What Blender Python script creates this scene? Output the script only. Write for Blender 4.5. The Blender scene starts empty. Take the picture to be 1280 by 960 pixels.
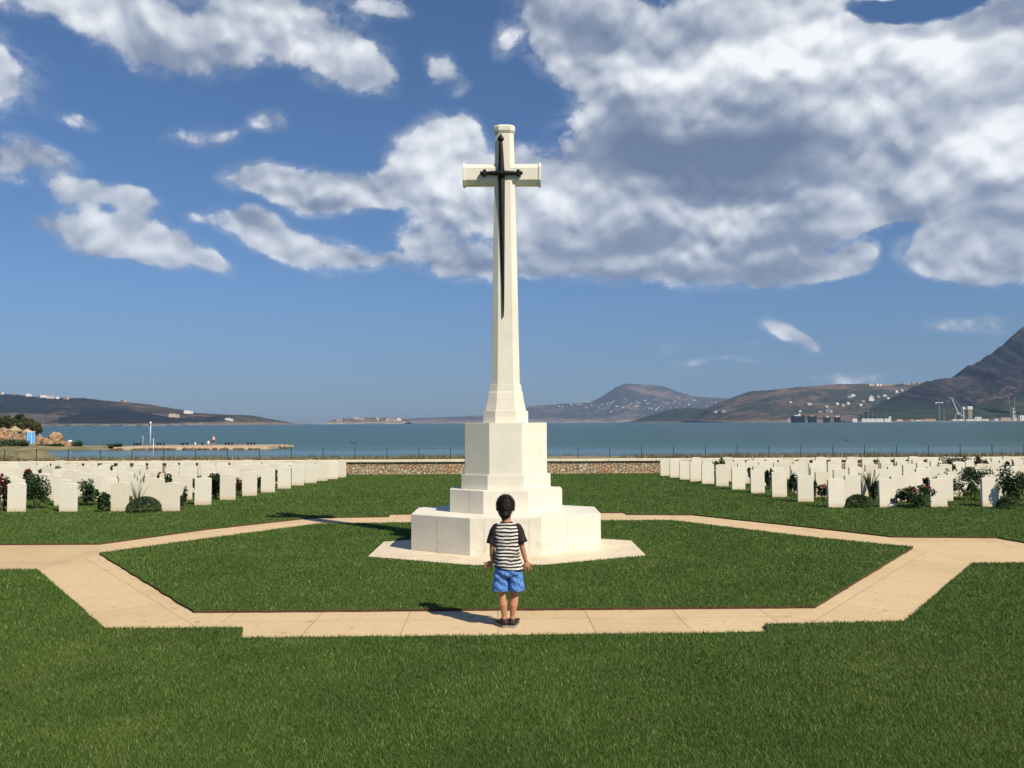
import bpy, bmesh, math, random
import numpy as np
from mathutils import Vector, Matrix, noise as mnoise
from mathutils.geometry import tessellate_polygon

random.seed(7); rng = np.random.default_rng(7)
R = math.radians
scene = bpy.context.scene
col = scene.collection
sin, cos, PI = math.sin, math.cos, math.pi

# ------------------------------------------------------------------ camera
F = 1080.0; CAM_H = 1.7
PITCH = math.atan(48.4 / F); ROLL = R(-0.27)
_r0 = Vector((1, 0, 0)); _u0 = Vector((0, -sin(PITCH), cos(PITCH))); _f = Vector((0, cos(PITCH), sin(PITCH)))
_r = cos(ROLL) * _r0 + sin(ROLL) * _u0; _u = -sin(ROLL) * _r0 + cos(ROLL) * _u0
cam_d = bpy.data.cameras.new('camera'); cam = bpy.data.objects.new('camera', cam_d); col.objects.link(cam)
cam_d.sensor_width = 36; cam_d.lens = 36 * F / 1280; cam_d.clip_start = 0.05; cam_d.clip_end = 60000
m = Matrix.Identity(4)
for i in range(3):
    m[i][0] = _r[i]; m[i][1] = _u[i]; m[i][2] = -_f[i]
m[2][3] = CAM_H
cam.matrix_world = m; scene.camera = cam

def ray(px, py):
    return _f + _r * ((px - 640) / F) + _u * ((480 - py) / F)
def G(px, py, z=0.0):                       # where the sight line meets the level z
    d = ray(px, py); t = (z - CAM_H) / d.z
    return Vector((d.x * t, d.y * t, z))
def P(px, py, Y):                           # where it meets the upright plane at depth Y
    d = ray(px, py); t = Y / d.y
    return Vector((d.x * t, Y, CAM_H + d.z * t))

# ------------------------------------------------------------------ mesh helpers
class MB:
    def __init__(s): s.v = []; s.f = []; s.m = []
    def add(s, vs, fs, mi=0):
        b = len(s.v); s.v.extend([tuple(v) for v in vs]); s.f.extend([tuple(b + i for i in f) for f in fs]); s.m.extend([mi] * len(fs))
    def box(s, c, h, rz=0, mi=0, taper=1.0):
        vs = []
        for z, t in ((-1, 1), (1, taper)):
            for x, y in ((-1, -1), (1, -1), (1, 1), (-1, 1)):
                X, Y = x * h[0] * t, y * h[1] * t
                vs.append((c[0] + X * cos(rz) - Y * sin(rz), c[1] + X * sin(rz) + Y * cos(rz), c[2] + z * h[2]))
        s.add(vs, [(3, 2, 1, 0), (4, 5, 6, 7), (0, 1, 5, 4), (1, 2, 6, 5), (2, 3, 7, 6), (3, 0, 4, 7)], mi)
    def rings(s, rings, closed=True, mi=0):
        n = len(rings[0]); vs = [p for r in rings for p in r]; fs = []
        for k in range(len(rings) - 1):
            for i in range(n):
                j = (i + 1) % n
                fs.append((k * n + i, k * n + j, (k + 1) * n + j, (k + 1) * n + i))
        if closed:
            fs.append(tuple(reversed(range(n)))); fs.append(tuple((len(rings) - 1) * n + i for i in range(n)))
        s.add(vs, fs, mi)
    def tube(s, pts, rad, n=8, mi=0, sy=1.0):
        pts = [Vector(p) for p in pts]
        if not hasattr(rad, '__len__'): rad = [rad] * len(pts)
        rs = []
        for i, p in enumerate(pts):
            t = (pts[min(i + 1, len(pts) - 1)] - pts[max(i - 1, 0)]).normalized()
            a = Vector((0, 1, 0)) if abs(t.y) < 0.9 else Vector((1, 0, 0))
            x = t.cross(a).normalized(); y = x.cross(t).normalized()
            rs.append([p + (x * cos(2 * PI * k / n) * rad[i] - y * sin(2 * PI * k / n) * rad[i] * sy) for k in range(n)])
        s.rings(rs, True, mi)
    def ball(s, c, r, nu=14, nv=9, mi=0, jit=0.0, mat=None):
        if not hasattr(r, '__len__'): r = (r, r, r)
        c = Vector(c); rs = []
        for k in range(nv + 1):
            th = PI * (k / nv) if 0 < k < nv else (0.02 if k == 0 else PI - 0.02)
            ring = []
            for i in range(nu):
                a = 2 * PI * i / nu
                j = 1 + (random.uniform(-jit, jit) if jit else 0)
                q = Vector((r[0] * sin(th) * cos(a) * j, r[1] * sin(th) * sin(a) * j, -r[2] * cos(th) * j))
                if mat: q = mat @ q
                ring.append(c + q)
            rs.append(ring)
        s.rings(rs, True, mi)
    def build(s, name, mats, parent=None, smooth=False, auto=None):
        me = bpy.data.meshes.new(name); me.from_pydata(s.v, [], s.f)
        if not isinstance(mats, (list, tuple)): mats = [mats]
        for q in mats: me.materials.append(q)
        if any(s.m): me.polygons.foreach_set('material_index', s.m)
        if smooth: me.polygons.foreach_set('use_smooth', [True] * len(me.polygons))
        me.update()
        return link(name, me, parent)

def link(name, me, parent=None):
    o = bpy.data.objects.new(name, me); col.objects.link(o)
    if parent: o.parent = parent
    return o
def tag(o, label=None, cat=None, group=None, kind=None):
    if label: o['label'] = label
    if cat: o['category'] = cat
    if group: o['group'] = group
    if kind: o['kind'] = kind
    return o
def empty(name, loc, rz=0):
    o = bpy.data.objects.new(name, None); col.objects.link(o); o.location = loc; o.rotation_euler = (0, 0, rz); o.empty_display_size = .1
    return o
def copy_tree(o, parent=None):
    c = o.copy(); col.objects.link(c)
    if parent: c.parent = parent
    for k in [x for x in o.children]: copy_tree(k, c)
    return c
def bevel(o, w, seg=2):
    bm = bmesh.new(); bm.from_mesh(o.data); bmesh.ops.recalc_face_normals(bm, faces=bm.faces)
    es = [e for e in bm.edges if len(e.link_faces) == 2 and e.calc_face_angle(0) > R(20)]
    bmesh.ops.bevel(bm, geom=es, offset=w, segments=seg, profile=.6, affect='EDGES', clamp_overlap=True)
    bm.to_mesh(o.data); bm.free(); return o
def remeshed(mb, name, mat, voxel, parent=None, smooth_it=4, post=None):
    """fuse overlapping closed shapes into one continuous skin"""
    o = mb.build(name, mat, parent)
    bm = bmesh.new(); bm.from_mesh(o.data); bmesh.ops.recalc_face_normals(bm, faces=bm.faces); bm.to_mesh(o.data); bm.free()
    md = o.modifiers.new('r', 'REMESH'); md.mode = 'VOXEL'; md.voxel_size = voxel
    ms = o.modifiers.new('s', 'SMOOTH'); ms.iterations = smooth_it; ms.factor = .5
    dg = bpy.context.evaluated_depsgraph_get(); dg.update()
    me = bpy.data.meshes.new_from_object(o.evaluated_get(dg)); o.modifiers.clear(); old = o.data; o.data = me; bpy.data.meshes.remove(old)
    if post:
        for v in me.vertices: v.co = post(v.co.copy())
    me.polygons.foreach_set('use_smooth', [True] * len(me.polygons))
    if not me.materials: me.materials.append(mat)
    me.name = name; return o

# ------------------------------------------------------------------ materials
def newmat(name):
    mt = bpy.data.materials.new(name); mt.use_nodes = True; nt = mt.node_tree
    b = nt.nodes['Principled BSDF']; return mt, nt, b
def N(nt, t, **kw):
    n = nt.nodes.new(t)
    for k, v in kw.items():
        if k.startswith('i_'): n.inputs[k[2:].replace('_', ' ')].default_value = v
        else: setattr(n, k, v)
    return n
def ramp(nt, fac, stops):
    n = nt.nodes.new('ShaderNodeValToRGB'); e = n.color_ramp.elements
    while len(e) < len(stops): e.new(.5)
    for i, (p, c) in enumerate(stops):
        e[i].position = p; e[i].color = (*c, 1) if len(c) == 3 else c
    nt.links.new(fac, n.inputs[0]); return n
def noise_n(nt, vec, scale, detail=4, rough=.55, dist=0):
    n = N(nt, 'ShaderNodeTexNoise'); n.inputs['Scale'].default_value = scale; n.inputs['Detail'].default_value = detail
    n.inputs['Roughness'].default_value = rough; n.inputs['Distortion'].default_value = dist
    if vec is not None: nt.links.new(vec, n.inputs['Vector'])
    return n
def bump_n(nt, h, strength, dist, b):
    n = N(nt, 'ShaderNodeBump'); n.inputs['Strength'].default_value = strength; n.inputs['Distance'].default_value = dist
    nt.links.new(h, n.inputs['Height']); nt.links.new(n.outputs[0], b.inputs['Normal']); return n
def simple(name, c1, c2=None, scale=8, rough=.7, bump=0, bdist=.01, metal=0, detail=4, spec=.3, p=(.3, .7)):
    mt, nt, b = newmat(name); b.inputs['Roughness'].default_value = rough; b.inputs['Metallic'].default_value = metal
    b.inputs['Specular IOR Level'].default_value = spec
    c2 = c2 or tuple(x * .82 for x in c1)
    tc = N(nt, 'ShaderNodeTexCoord'); n = noise_n(nt, tc.outputs['Object'], scale, detail)
    r = ramp(nt, n.outputs['Fac'], [(p[0], c2), (p[1], c1)]); nt.links.new(r.outputs[0], b.inputs['Base Color'])
    if bump:
        n2 = noise_n(nt, tc.outputs['Object'], scale * 3, 5); bump_n(nt, n2.outputs['Fac'], bump, bdist, b)
    return mt
def mixc(nt, fac, a, b, mode='MIX'):
    n = N(nt, 'ShaderNodeMix', data_type='RGBA', blend_type=mode)
    for s, v in ((0, fac), (6, a), (7, b)):
        if hasattr(v, 'is_linked'): nt.links.new(v, n.inputs[s])
        else: n.inputs[s].default_value = v if s == 0 else ((*v, 1) if len(v) == 3 else v)
    return n.outputs[2]
def mapr(nt, v, a, b, c=0, d=1, smooth=False):
    n = N(nt, 'ShaderNodeMapRange'); n.clamp = not smooth
    if smooth: n.interpolation_type = 'SMOOTHSTEP'
    for s, x in ((1, a), (2, b), (3, c), (4, d)): n.inputs[s].default_value = x
    nt.links.new(v, n.inputs[0]); return n.outputs[0]
def mth(nt, op, a, b=None, clamp=False):
    n = N(nt, 'ShaderNodeMath', operation=op); n.use_clamp = clamp
    for s, v in ((0, a), (1, b)):
        if v is None: continue
        if hasattr(v, 'is_linked'): nt.links.new(v, n.inputs[s])
        else: n.inputs[s].default_value = v
    return n.outputs[0]

# limestone of the monument: pale blocks with fine joints, faint veins and rusty stains
def limestone(name, base=(.72, .68, .575), stain=.7, joints=True):
    mt, nt, b = newmat(name); b.inputs['Roughness'].default_value = .62; b.inputs['Specular IOR Level'].default_value = .25
    tc = N(nt, 'ShaderNodeTexCoord'); o = tc.outputs['Object']
    n1 = noise_n(nt, o, 2.2, 6, .6, .3); n2 = noise_n(nt, o, 14, 6, .6, .8); n3 = noise_n(nt, o, 2.6, 9, .72, 2.2)
    c = ramp(nt, n1.outputs['Fac'], [(.3, tuple(x * .88 for x in base)), (.7, tuple(min(.82, x * 1.06) for x in base))]).outputs[0]
    c = mixc(nt, mapr(nt, n2.outputs['Fac'], .35, .75, 0, .22), c, tuple(x * .78 for x in base))
    st = mth(nt, 'MULTIPLY', mapr(nt, n3.outputs['Fac'], .52, .70), stain)
    sx = N(nt, 'ShaderNodeSeparateXYZ'); nt.links.new(o, sx.inputs[0])
    st = mth(nt, 'MULTIPLY', st, mapr(nt, sx.outputs[2], .55, .02, 0, 1))
    c = mixc(nt, st, c, (.48, .34, .20))
    nt.links.new(c, b.inputs['Base Color'])
    n4 = noise_n(nt, o, 60, 4); bump_n(nt, n4.outputs['Fac'], .25, .004, b)
    return mt
M = {}
M['stone'] = limestone('pale limestone')
M['slab'] = limestone('plinth slab limestone', (.68, .58, .43), .9)
M['joint'] = simple('stone joint', (.50, .44, .34), rough=.9)
M['bronze'] = simple('dark bronze', (.022, .02, .018), (.012, .012, .012), 20, .5, .2, .004, metal=.6, spec=.4)

def headstone_mat():
    mt, nt, b = newmat('white headstone marble'); b.inputs['Roughness'].default_value = .6; b.inputs['Specular IOR Level'].default_value = .25
    tc = N(nt, 'ShaderNodeTexCoord'); o = tc.outputs['Object']; oi = N(nt, 'ShaderNodeObjectInfo')
    add = N(nt, 'ShaderNodeVectorMath', operation='ADD'); nt.links.new(o, add.inputs[0])
    sc = N(nt, 'ShaderNodeVectorMath', operation='SCALE'); sc.inputs[3].default_value = 37; cx = N(nt, 'ShaderNodeCombineXYZ')
    for i in range(3): nt.links.new(oi.outputs['Random'], cx.inputs[i])
    nt.links.new(cx.outputs[0], sc.inputs[0]); nt.links.new(sc.outputs[0], add.inputs[1]); v = add.outputs[0]
    n1 = noise_n(nt, v, 5, 5, .6, .5); n2 = noise_n(nt, v, 25, 5, .65)
    tint = ramp(nt, oi.outputs['Random'], [(0, (.81, .75, .62)), (.35, (.72, .67, .55)), (.6, (.79, .74, .63)), (1, (.70, .63, .49))]).outputs[0]
    c = mixc(nt, mapr(nt, n1.outputs['Fac'], .35, .75, 0, .3), tint, (.62, .56, .44))
    c = mixc(nt, mapr(nt, n2.outputs['Fac'], .45, .8, 0, .3), c, (.5, .47, .4))
    sx = N(nt, 'ShaderNodeSeparateXYZ'); nt.links.new(o, sx.inputs[0])
    zz = mth(nt, 'ADD', sx.outputs[2], mth(nt, 'MULTIPLY', mth(nt, 'SUBTRACT', n1.outputs['Fac'], .5), .12))
    c = mixc(nt, mapr(nt, zz, .11, .0, 0, .55), c, (.52, .33, .16))
    nt.links.new(c, b.inputs['Base Color']); bump_n(nt, n2.outputs['Fac'], .2, .003, b); return mt
M['head'] = headstone_mat()

def path_mat():
    mt, nt, b = newmat('sandstone paving'); b.inputs['Roughness'].default_value = .85; b.inputs['Specular IOR Level'].default_value = .15
    uv = N(nt, 'ShaderNodeUVMap'); tc = N(nt, 'ShaderNodeTexCoord'); o = tc.outputs['Object']
    bk = N(nt, 'ShaderNodeTexBrick'); bk.offset = .0; bk.inputs['Scale'].default_value = 1; bk.inputs['Mortar Size'].default_value = .0045
    bk.inputs['Brick Width'].default_value = .8; bk.inputs['Row Height'].default_value = 1.3
    bk.inputs['Color1'].default_value = (.60, .45, .27, 1); bk.inputs['Color2'].default_value = (.49, .36, .205, 1); bk.inputs['Mortar'].default_value = (.24, .15, .08, 1)
    bk.inputs['Mortar Smooth'].default_value = .3; nt.links.new(uv.outputs[0], bk.inputs['Vector'])
    n1 = noise_n(nt, o, 1.7, 6, .6, .4); n2 = noise_n(nt, o, 22, 6, .7, .4); n3 = noise_n(nt, o, 7, 3, .5, .3)
    c = mixc(nt, mapr(nt, n1.outputs['Fac'], .35, .7, 0, .4), bk.outputs[0], (.62, .49, .30))
    c = mixc(nt, mapr(nt, n2.outputs['Fac'], .45, .75, 0, .5), c, (.40, .28, .145))
    c = mixc(nt, mapr(nt, n3.outputs['Fac'], .68, .72, 0, .55), c, (.2, .14, .08))
    nt.links.new(c, b.inputs['Base Color']); bump_n(nt, n2.outputs['Fac'], .3, .006, b); return mt
M['path'] = path_mat()

def lawn_mat(name='lawn turf'):
    mt, nt, b = newmat(name); b.inputs['Roughness'].default_value = .9; b.inputs['Specular IOR Level'].default_value = .1
    tc = N(nt, 'ShaderNodeTexCoord'); o = tc.outputs['Object']
    n1 = noise_n(nt, o, .5, 5, .6, .3); n2 = noise_n(nt, o, 40, 5, .7)
    c = ramp(nt, n1.outputs['Fac'], [(.3, (.055, .105, .018)), (.55, (.075, .13, .024)), (.75, (.11, .14, .032))]).outputs[0]
    c = mixc(nt, mapr(nt, n2.outputs['Fac'], .3, .7, 0, .5), c, (.035, .065, .012))
    nt.links.new(c, b.inputs['Base Color']); bump_n(nt, n2.outputs['Fac'], .8, .02, b); return mt
M['lawn'] = lawn_mat()
M['soil'] = simple('red garden soil', (.11, .055, .03), (.05, .028, .016), 25, .95, .5, .02)

def blade_mat():
    mt, nt, b = newmat('grass blades'); b.inputs['Roughness'].default_value = .55; b.inputs['Specular IOR Level'].default_value = .25
    at = N(nt, 'ShaderNodeAttribute', attribute_name='tone'); tc = N(nt, 'ShaderNodeTexCoord')
    n1 = noise_n(nt, tc.outputs['Object'], .55, 6, .65, .4); n2 = noise_n(nt, tc.outputs['Object'], 2.6, 4, .6)
    c = ramp(nt, at.outputs['Fac'], [(0, (.040, .086, .014)), (.4, (.082, .160, .027)), (.78, (.135, .222, .042)), (.93, (.22, .28, .060)), (1, (.46, .43, .18))]).outputs[0]
    pt = mth(nt, 'MULTIPLY', mapr(nt, n1.outputs['Fac'], .5, .72), mapr(nt, n2.outputs['Fac'], .4, .65))
    c = mixc(nt, mth(nt, 'MULTIPLY', pt, .75), c, (.25, .245, .075))
    n3 = noise_n(nt, tc.outputs['Object'], 1.3, 5, .65, .5); n4 = noise_n(nt, tc.outputs['Object'], .16, 2, .5)
    c = mixc(nt, mapr(nt, n3.outputs['Fac'], .38, .66, .42, 0), c, (.022, .055, .012)); c = mixc(nt, mapr(nt, n4.outputs['Fac'], .4, .65, 0, .22), c, (.15, .19, .05))
    nt.links.new(c, b.inputs['Base Color'])
    tr = N(nt, 'ShaderNodeBsdfTranslucent'); nt.links.new(c, tr.inputs[0]); mx = N(nt, 'ShaderNodeMixShader'); mx.inputs[0].default_value = .25
    nt.links.new(b.outputs[0], mx.inputs[1]); nt.links.new(tr.outputs[0], mx.inputs[2])
    nt.links.new(mx.outputs[0], nt.nodes['Material Output'].inputs['Surface']); return mt
M['blade'] = blade_mat()

def rubble_mat():
    mt, nt, b = newmat('rubble masonry'); b.inputs['Roughness'].default_value = .85; b.inputs['Specular IOR Level'].default_value = .15
    tc = N(nt, 'ShaderNodeTexCoord'); o = tc.outputs['Object']
    dn = noise_n(nt, o, 5, 3, .6); mp = mixc(nt, .08, o, dn.outputs['Color'])
    v = N(nt, 'ShaderNodeTexVoronoi', feature='F1'); v.inputs['Scale'].default_value = 10; nt.links.new(mp, v.inputs['Vector'])
    e = N(nt, 'ShaderNodeTexVoronoi', feature='DISTANCE_TO_EDGE'); e.inputs['Scale'].default_value = 10; nt.links.new(mp, e.inputs['Vector'])
    sx = N(nt, 'ShaderNodeSeparateColor'); nt.links.new(v.outputs['Color'], sx.inputs[0])
    c = ramp(nt, sx.outputs[0], [(0, (.50, .26, .13)), (.2, (.54, .35, .20)), (.38, (.50, .41, .28)), (.55, (.57, .49, .37)), (.7, (.48, .40, .29)), (.85, (.54, .36, .20)), (1, (.58, .51, .39))]).outputs[0]
    n2 = noise_n(nt, o, 30, 5, .7); c = mixc(nt, mapr(nt, n2.outputs['Fac'], .4, .7, 0, .4), c, (.22, .15, .09))
    c = mixc(nt, mapr(nt, e.outputs[0], .045, .0, 0, .7), c, (.26, .19, .12))
    nt.links.new(c, b.inputs['Base Color'])
    hb = mth(nt, 'ADD', mapr(nt, e.outputs[0], 0, .12), mth(nt, 'MULTIPLY', n2.outputs['Fac'], .3)); bump_n(nt, hb, 1, .05, b); return mt
M['rubble'] = rubble_mat()
M['coping'] = simple('coping limestone', (.74, .66, .50), (.62, .52, .38), 3, .8, .3, .01)

def leaf_mat(name, a, b2, tr=.2):
    mt, nt, b = newmat(name); b.inputs['Roughness'].default_value = .5; b.inputs['Specular IOR Level'].default_value = .3
    at = N(nt, 'ShaderNodeAttribute', attribute_name='tone')
    c = ramp(nt, at.outputs['Fac'], [(0, b2), (1, a)]).outputs[0]; nt.links.new(c, b.inputs['Base Color'])
    t = N(nt, 'ShaderNodeBsdfTranslucent'); nt.links.new(c, t.inputs[0]); mx = N(nt, 'ShaderNodeMixShader'); mx.inputs[0].default_value = tr
    nt.links.new(b.outputs[0], mx.inputs[1]); nt.links.new(t.outputs[0], mx.inputs[2])
    nt.links.new(mx.outputs[0], nt.nodes['Material Output'].inputs['Surface']); return mt
M['rose_leaf'] = leaf_mat('rose leaves', (.060, .105, .035), (.016, .034, .012))
M['red_leaf'] = leaf_mat('reddish young rose leaves', (.10, .05, .03), (.03, .035, .015))
M['herb_leaf'] = leaf_mat('grey green herb leaves', (.085, .12, .05), (.025, .05, .02))
M['strap_leaf'] = leaf_mat('long strap leaves', (.08, .10, .05), (.03, .045, .02))
M['tamarisk'] = leaf_mat('olive coastal foliage', (.13, .12, .045), (.045, .05, .02))
M['palm_leaf'] = leaf_mat('dark evergreen foliage', (.05, .075, .03), (.015, .03, .014))
M['stem'] = simple('plant stem', (.10, .07, .04), rough=.8)
M['bloom_red'] = simple('red petals', (.35, .02, .02), (.18, .01, .015), 60, .6)
M['bloom_pink'] = simple('pink petals', (.60, .20, .20), (.42, .08, .10), 60, .6)
M['bloom_white'] = simple('white petals', (.75, .72, .66), rough=.6)
M['bloom_lilac'] = simple('lavender spikes', (.20, .15, .20), (.10, .08, .10), 60, .7)
M['bark'] = simple('bark', (.12, .09, .06), (.06, .045, .03), 12, .9, .5, .02)

# ------------------------------------------------------------------ light and sky
SUN_EL, SUN_AZ = R(44), R(44.5)                # azimuth: to the right of straight behind the camera
to_sun = Vector((sin(SUN_AZ) * cos(SUN_EL), -cos(SUN_AZ) * cos(SUN_EL), sin(SUN_EL)))
sd = bpy.data.lights.new('sun', 'SUN'); sd.energy = 5.0; sd.angle = R(.53); sd.color = (1, .90, .74)
so = bpy.data.objects.new('sun', sd); col.objects.link(so); so.rotation_euler = to_sun.to_track_quat('Z', 'Y').to_euler(); so.location = (20, -20, 30)

w = bpy.data.worlds.new('World'); scene.world = w; w.use_nodes = True; nt = w.node_tree
for n in list(nt.nodes): nt.nodes.remove(n)
out = N(nt, 'ShaderNodeOutputWorld'); bg = N(nt, 'ShaderNodeBackground')
sky = N(nt, 'ShaderNodeTexSky'); sky.sky_type = 'NISHITA'; sky.sun_disc = False; sky.sun_elevation = SUN_EL
sky.sun_rotation = math.atan2(to_sun.x, to_sun.y); sky.air_density = 1.0; sky.dust_density = .3; sky.ozone_density = 2.5; sky.altitude = 0
SKY_K = .075
bg.inputs[1].default_value = SKY_K
tc = N(nt, 'ShaderNodeTexCoord'); sep = N(nt, 'ShaderNodeSeparateXYZ'); nt.links.new(tc.outputs['Generated'], sep.inputs[0])
az = mth(nt, 'ARCTAN2', sep.outputs[0], sep.outputs[1]); el = mth(nt, 'ARCSINE', sep.outputs[2])
def AE(px, py):
    d = ray(px, py).normalized(); return math.atan2(d.x, d.y), math.asin(d.z)
cv = N(nt, 'ShaderNodeCombineXYZ'); nt.links.new(az, cv.inputs[0]); nt.links.new(el, cv.inputs[1])
# gently warp the cloud outlines
wn = noise_n(nt, cv.outputs[0], 7, 3, .55); wv = N(nt, 'ShaderNodeVectorMath', operation='SUBTRACT'); wv.inputs[1].default_value = (.5, .5, .5); nt.links.new(wn.outputs['Color'], wv.inputs[0])
ws = N(nt, 'ShaderNodeVectorMath', operation='SCALE'); ws.inputs[3].default_value = .05; nt.links.new(wv.outputs[0], ws.inputs[0])
wa = N(nt, 'ShaderNodeVectorMath', operation='ADD'); nt.links.new(cv.outputs[0], wa.inputs[0]); nt.links.new(ws.outputs[0], wa.inputs[1])
wc = wa.outputs[0]
ACC = [None]
def blobs(lst, soft=0.0):
    acc = None
    for (px, py, rx, ry, rot, wt) in lst:
        a, e = AE(px, py); K = F
        mp = N(nt, 'ShaderNodeMapping', vector_type='TEXTURE'); nt.links.new(wc, mp.inputs[0]); mp.inputs['Location'].default_value = (a, e, 0)
        if ACC[0] is not None:          # each patch waits for the one before it, which keeps the shader small
            ma = N(nt, 'ShaderNodeVectorMath', operation='MULTIPLY_ADD'); nt.links.new(ACC[0], ma.inputs[0]); ma.inputs[1].default_value = (1e-7,) * 3; ma.inputs[2].default_value = (a, e, 0); nt.links.new(ma.outputs[0], mp.inputs['Location'])
        mp.inputs['Rotation'].default_value = (0, 0, R(-rot)); mp.inputs['Scale'].default_value = (rx / K, ry / K, 1)
        ln = N(nt, 'ShaderNodeVectorMath', operation='LENGTH'); nt.links.new(mp.outputs[0], ln.inputs[0])
        v = mapr(nt, ln.outputs['Value'], 1.45, .0, 0, wt, True)
        acc = v if acc is None else mth(nt, 'ADD', acc, v); ACC[0] = acc
    return acc
CL = [(60, 0, 90, 22, 0, .8), (170, 20, 130, 34, 5, 1.0), (215, 62, 95, 26, 0, .55), (390, 40, 95, 46, 18, 1.15), (450, 78, 52, 26, 25, .9), (320, 15, 90, 30, 10, .9), (478, 5, 34, 15, 0, .6), (555, 88, 22, 34, -25, .5), (578, 110, 16, 16, 0, .35), (626, 45, 20, 24, 20, .5),
      (2, 85, 18, 26, 0, .5), (8, 108, 22, 14, 0, .45), (38, 190, 48, 18, 8, .75), (2, 205, 22, 22, 0, .6), (95, 146, 24, 10, 0, .42), (105, 236, 58, 15, 5, .75), (175, 255, 34, 18, 30, .7), (120, 285, 46, 24, 12, 1.2), (195, 308, 62, 24, 14, 1.3), (262, 335, 30, 12, 20, .8), (55, 270, 20, 9, 0, .45), (255, 165, 44, 14, -8, .5), (333, 152, 24, 15, 0, .45),
      (325, 222, 40, 22, 0, .9), (390, 240, 62, 30, 8, 1.2), (465, 236, 70, 24, -6, 1.0), (550, 195, 58, 42, 0, 1.6), (590, 250, 66, 36, 0, 1.3), (540, 240, 60, 34, 0, 1.0), (325, 292, 48, 24, 15, 1.2), (395, 322, 62, 20, 10, 1.0), (470, 332, 50, 12, 0, .55), (545, 312, 56, 30, 15, .9), (592, 345, 44, 18, 5, .75), (255, 280, 22, 9, 0, .35),
      (690, 250, 84, 42, 0, 1.2), (655, 205, 46, 22, 0, .7), (720, 195, 40, 26, 0, .6), (740, 305, 130, 44, 0, 1.3), (860, 320, 120, 40, 0, 1.3), (960, 300, 100, 50, 0, 1.3), (1066, 272, 38, 22, 0, 1.1), (1072, 326, 20, 18, 0, .9), (1010, 340, 70, 16, 0, .7), (640, 330, 60, 22, 0, .5),
      (1165, 320, 40, 26, 15, .95), (1235, 340, 58, 20, 8, 1.1), (1160, 290, 20, 24, 0, .5), (1250, 300, 50, 30, 0, .9),
      (700, 20, 70, 40, 0, .9), (760, 60, 90, 60, 20, 1.1), (880, 60, 150, 64, 0, 1.6), (880, 150, 160, 62, 0, 1.6), (1020, 90, 150, 84, 0, 1.6), (1160, 110, 110, 60, 0, 1.5), (1230, 60, 70, 36, 0, 1.1), (1235, 200, 100, 70, 0, 1.6), (1060, 200, 190, 56, 0, 1.5), (1090, 240, 160, 30, 0, 1.2), (890, 250, 120, 34, 0, 1.2), (1130, 262, 90, 16, 0, .8), (1270, 10, 40, 24, 0, .9), (800, 200, 60, 34, 0, .8),
      (1120, 12, 80, 16, 5, -1.3), (1370, 280, 60, 60, 0, 1.2),
      (968, 408, 26, 13, 20, .85), (1000, 424, 20, 9, 20, .6), (1188, 409, 30, 8, 4, .6), (895, 454, 60, 6, 0, .38), (1060, 466, 50, 10, 0, .4), (1243, 404, 22, 9, 0, .5), (820, 436, 50, 7, 0, .25), (930, 432, 20, 6, 0, .3),
      (-200, 60, 160, 60, 0, 1.2), (-160, 260, 70, 30, 0, 1.0), (1500, 120, 130, 110, 0, 1.4)]
DK = [(860, 200, 170, 36, 0, 1.0), (790, 160, 60, 40, 25, .9), (960, 175, 120, 36, 0, .6), (1185, 145, 60, 26, 0, .55), (1090, 215, 110, 26, 0, .4), (790, 300, 100, 30, 0, .75), (900, 345, 150, 20, 0, .8), (985, 300, 70, 26, 0, .5), (215, 76, 95, 28, 0, .6),
      (1150, 258, 150, 18, 0, .45), (720, 30, 60, 30, 0, .5), (860, 30, 60, 26, 0, .4), (690, 330, 80, 20, 0, .5), (560, 296, 60, 12, 0, .35), (1250, 282, 80, 16, 0, .5), (1255, 25, 60, 20, 0, .5), (460, 268, 90, 10, 0, .2), (640, 345, 100, 10, 0, .35), (870, 240, 130, 16, 0, .5)]
BR = [(840, 88, 90, 30, 0, .6), (985, 62, 105, 50, 0, .7), (1235, 190, 85, 44, 0, .55), (1190, 60, 40, 20, 0, .4), (555, 195, 56, 44, 0, .6), (590, 245, 50, 28, 0, .35), (1065, 272, 34, 26, 0, .6), (1070, 150, 60, 14, 0, .35), (690, 245, 60, 22, 0, .4), (1170, 60, 50, 20, 0, .5), (130, 285, 40, 18, 0, .35), (395, 60, 80, 20, 0, .3), (860, 35, 0.1, .1, 0, 0)]
BR = [b for b in BR if b[5] > 0]
mask = blobs(CL); dark = blobs(DK); brite = blobs(BR)
def puffs(off, det, rg):
    """rounded billows: smooth cells over soft noise"""
    mp = N(nt, 'ShaderNodeMapping'); nt.links.new(wc, mp.inputs[0]); mp.inputs['Location'].default_value = (off[0], off[1], 0); mp.inputs['Scale'].default_value = (1, 1.25, 1)
    v = N(nt, 'ShaderNodeTexVoronoi', feature='SMOOTH_F1', voronoi_dimensions='2D', normalize=True); nt.links.new(mp.outputs[0], v.inputs['Vector'])
    for k_, x_ in (('Scale', 19), ('Detail', det), ('Roughness', rg), ('Lacunarity', 2.1), ('Smoothness', .35)): v.inputs[k_].default_value = x_
    n_ = noise_n(nt, mp.outputs[0], 10, det + 3, .58)
    return mth(nt, 'ADD', mth(nt, 'MULTIPLY', mth(nt, 'SUBTRACT', .42, v.outputs['Distance']), .75), mth(nt, 'MULTIPLY', n_.outputs['Fac'], .75))
n0 = puffs((0, 0), 5, .62); ns = puffs((0, 0), 1, .42); n1_ = puffs((.004, .015), 1, .42)
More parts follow.
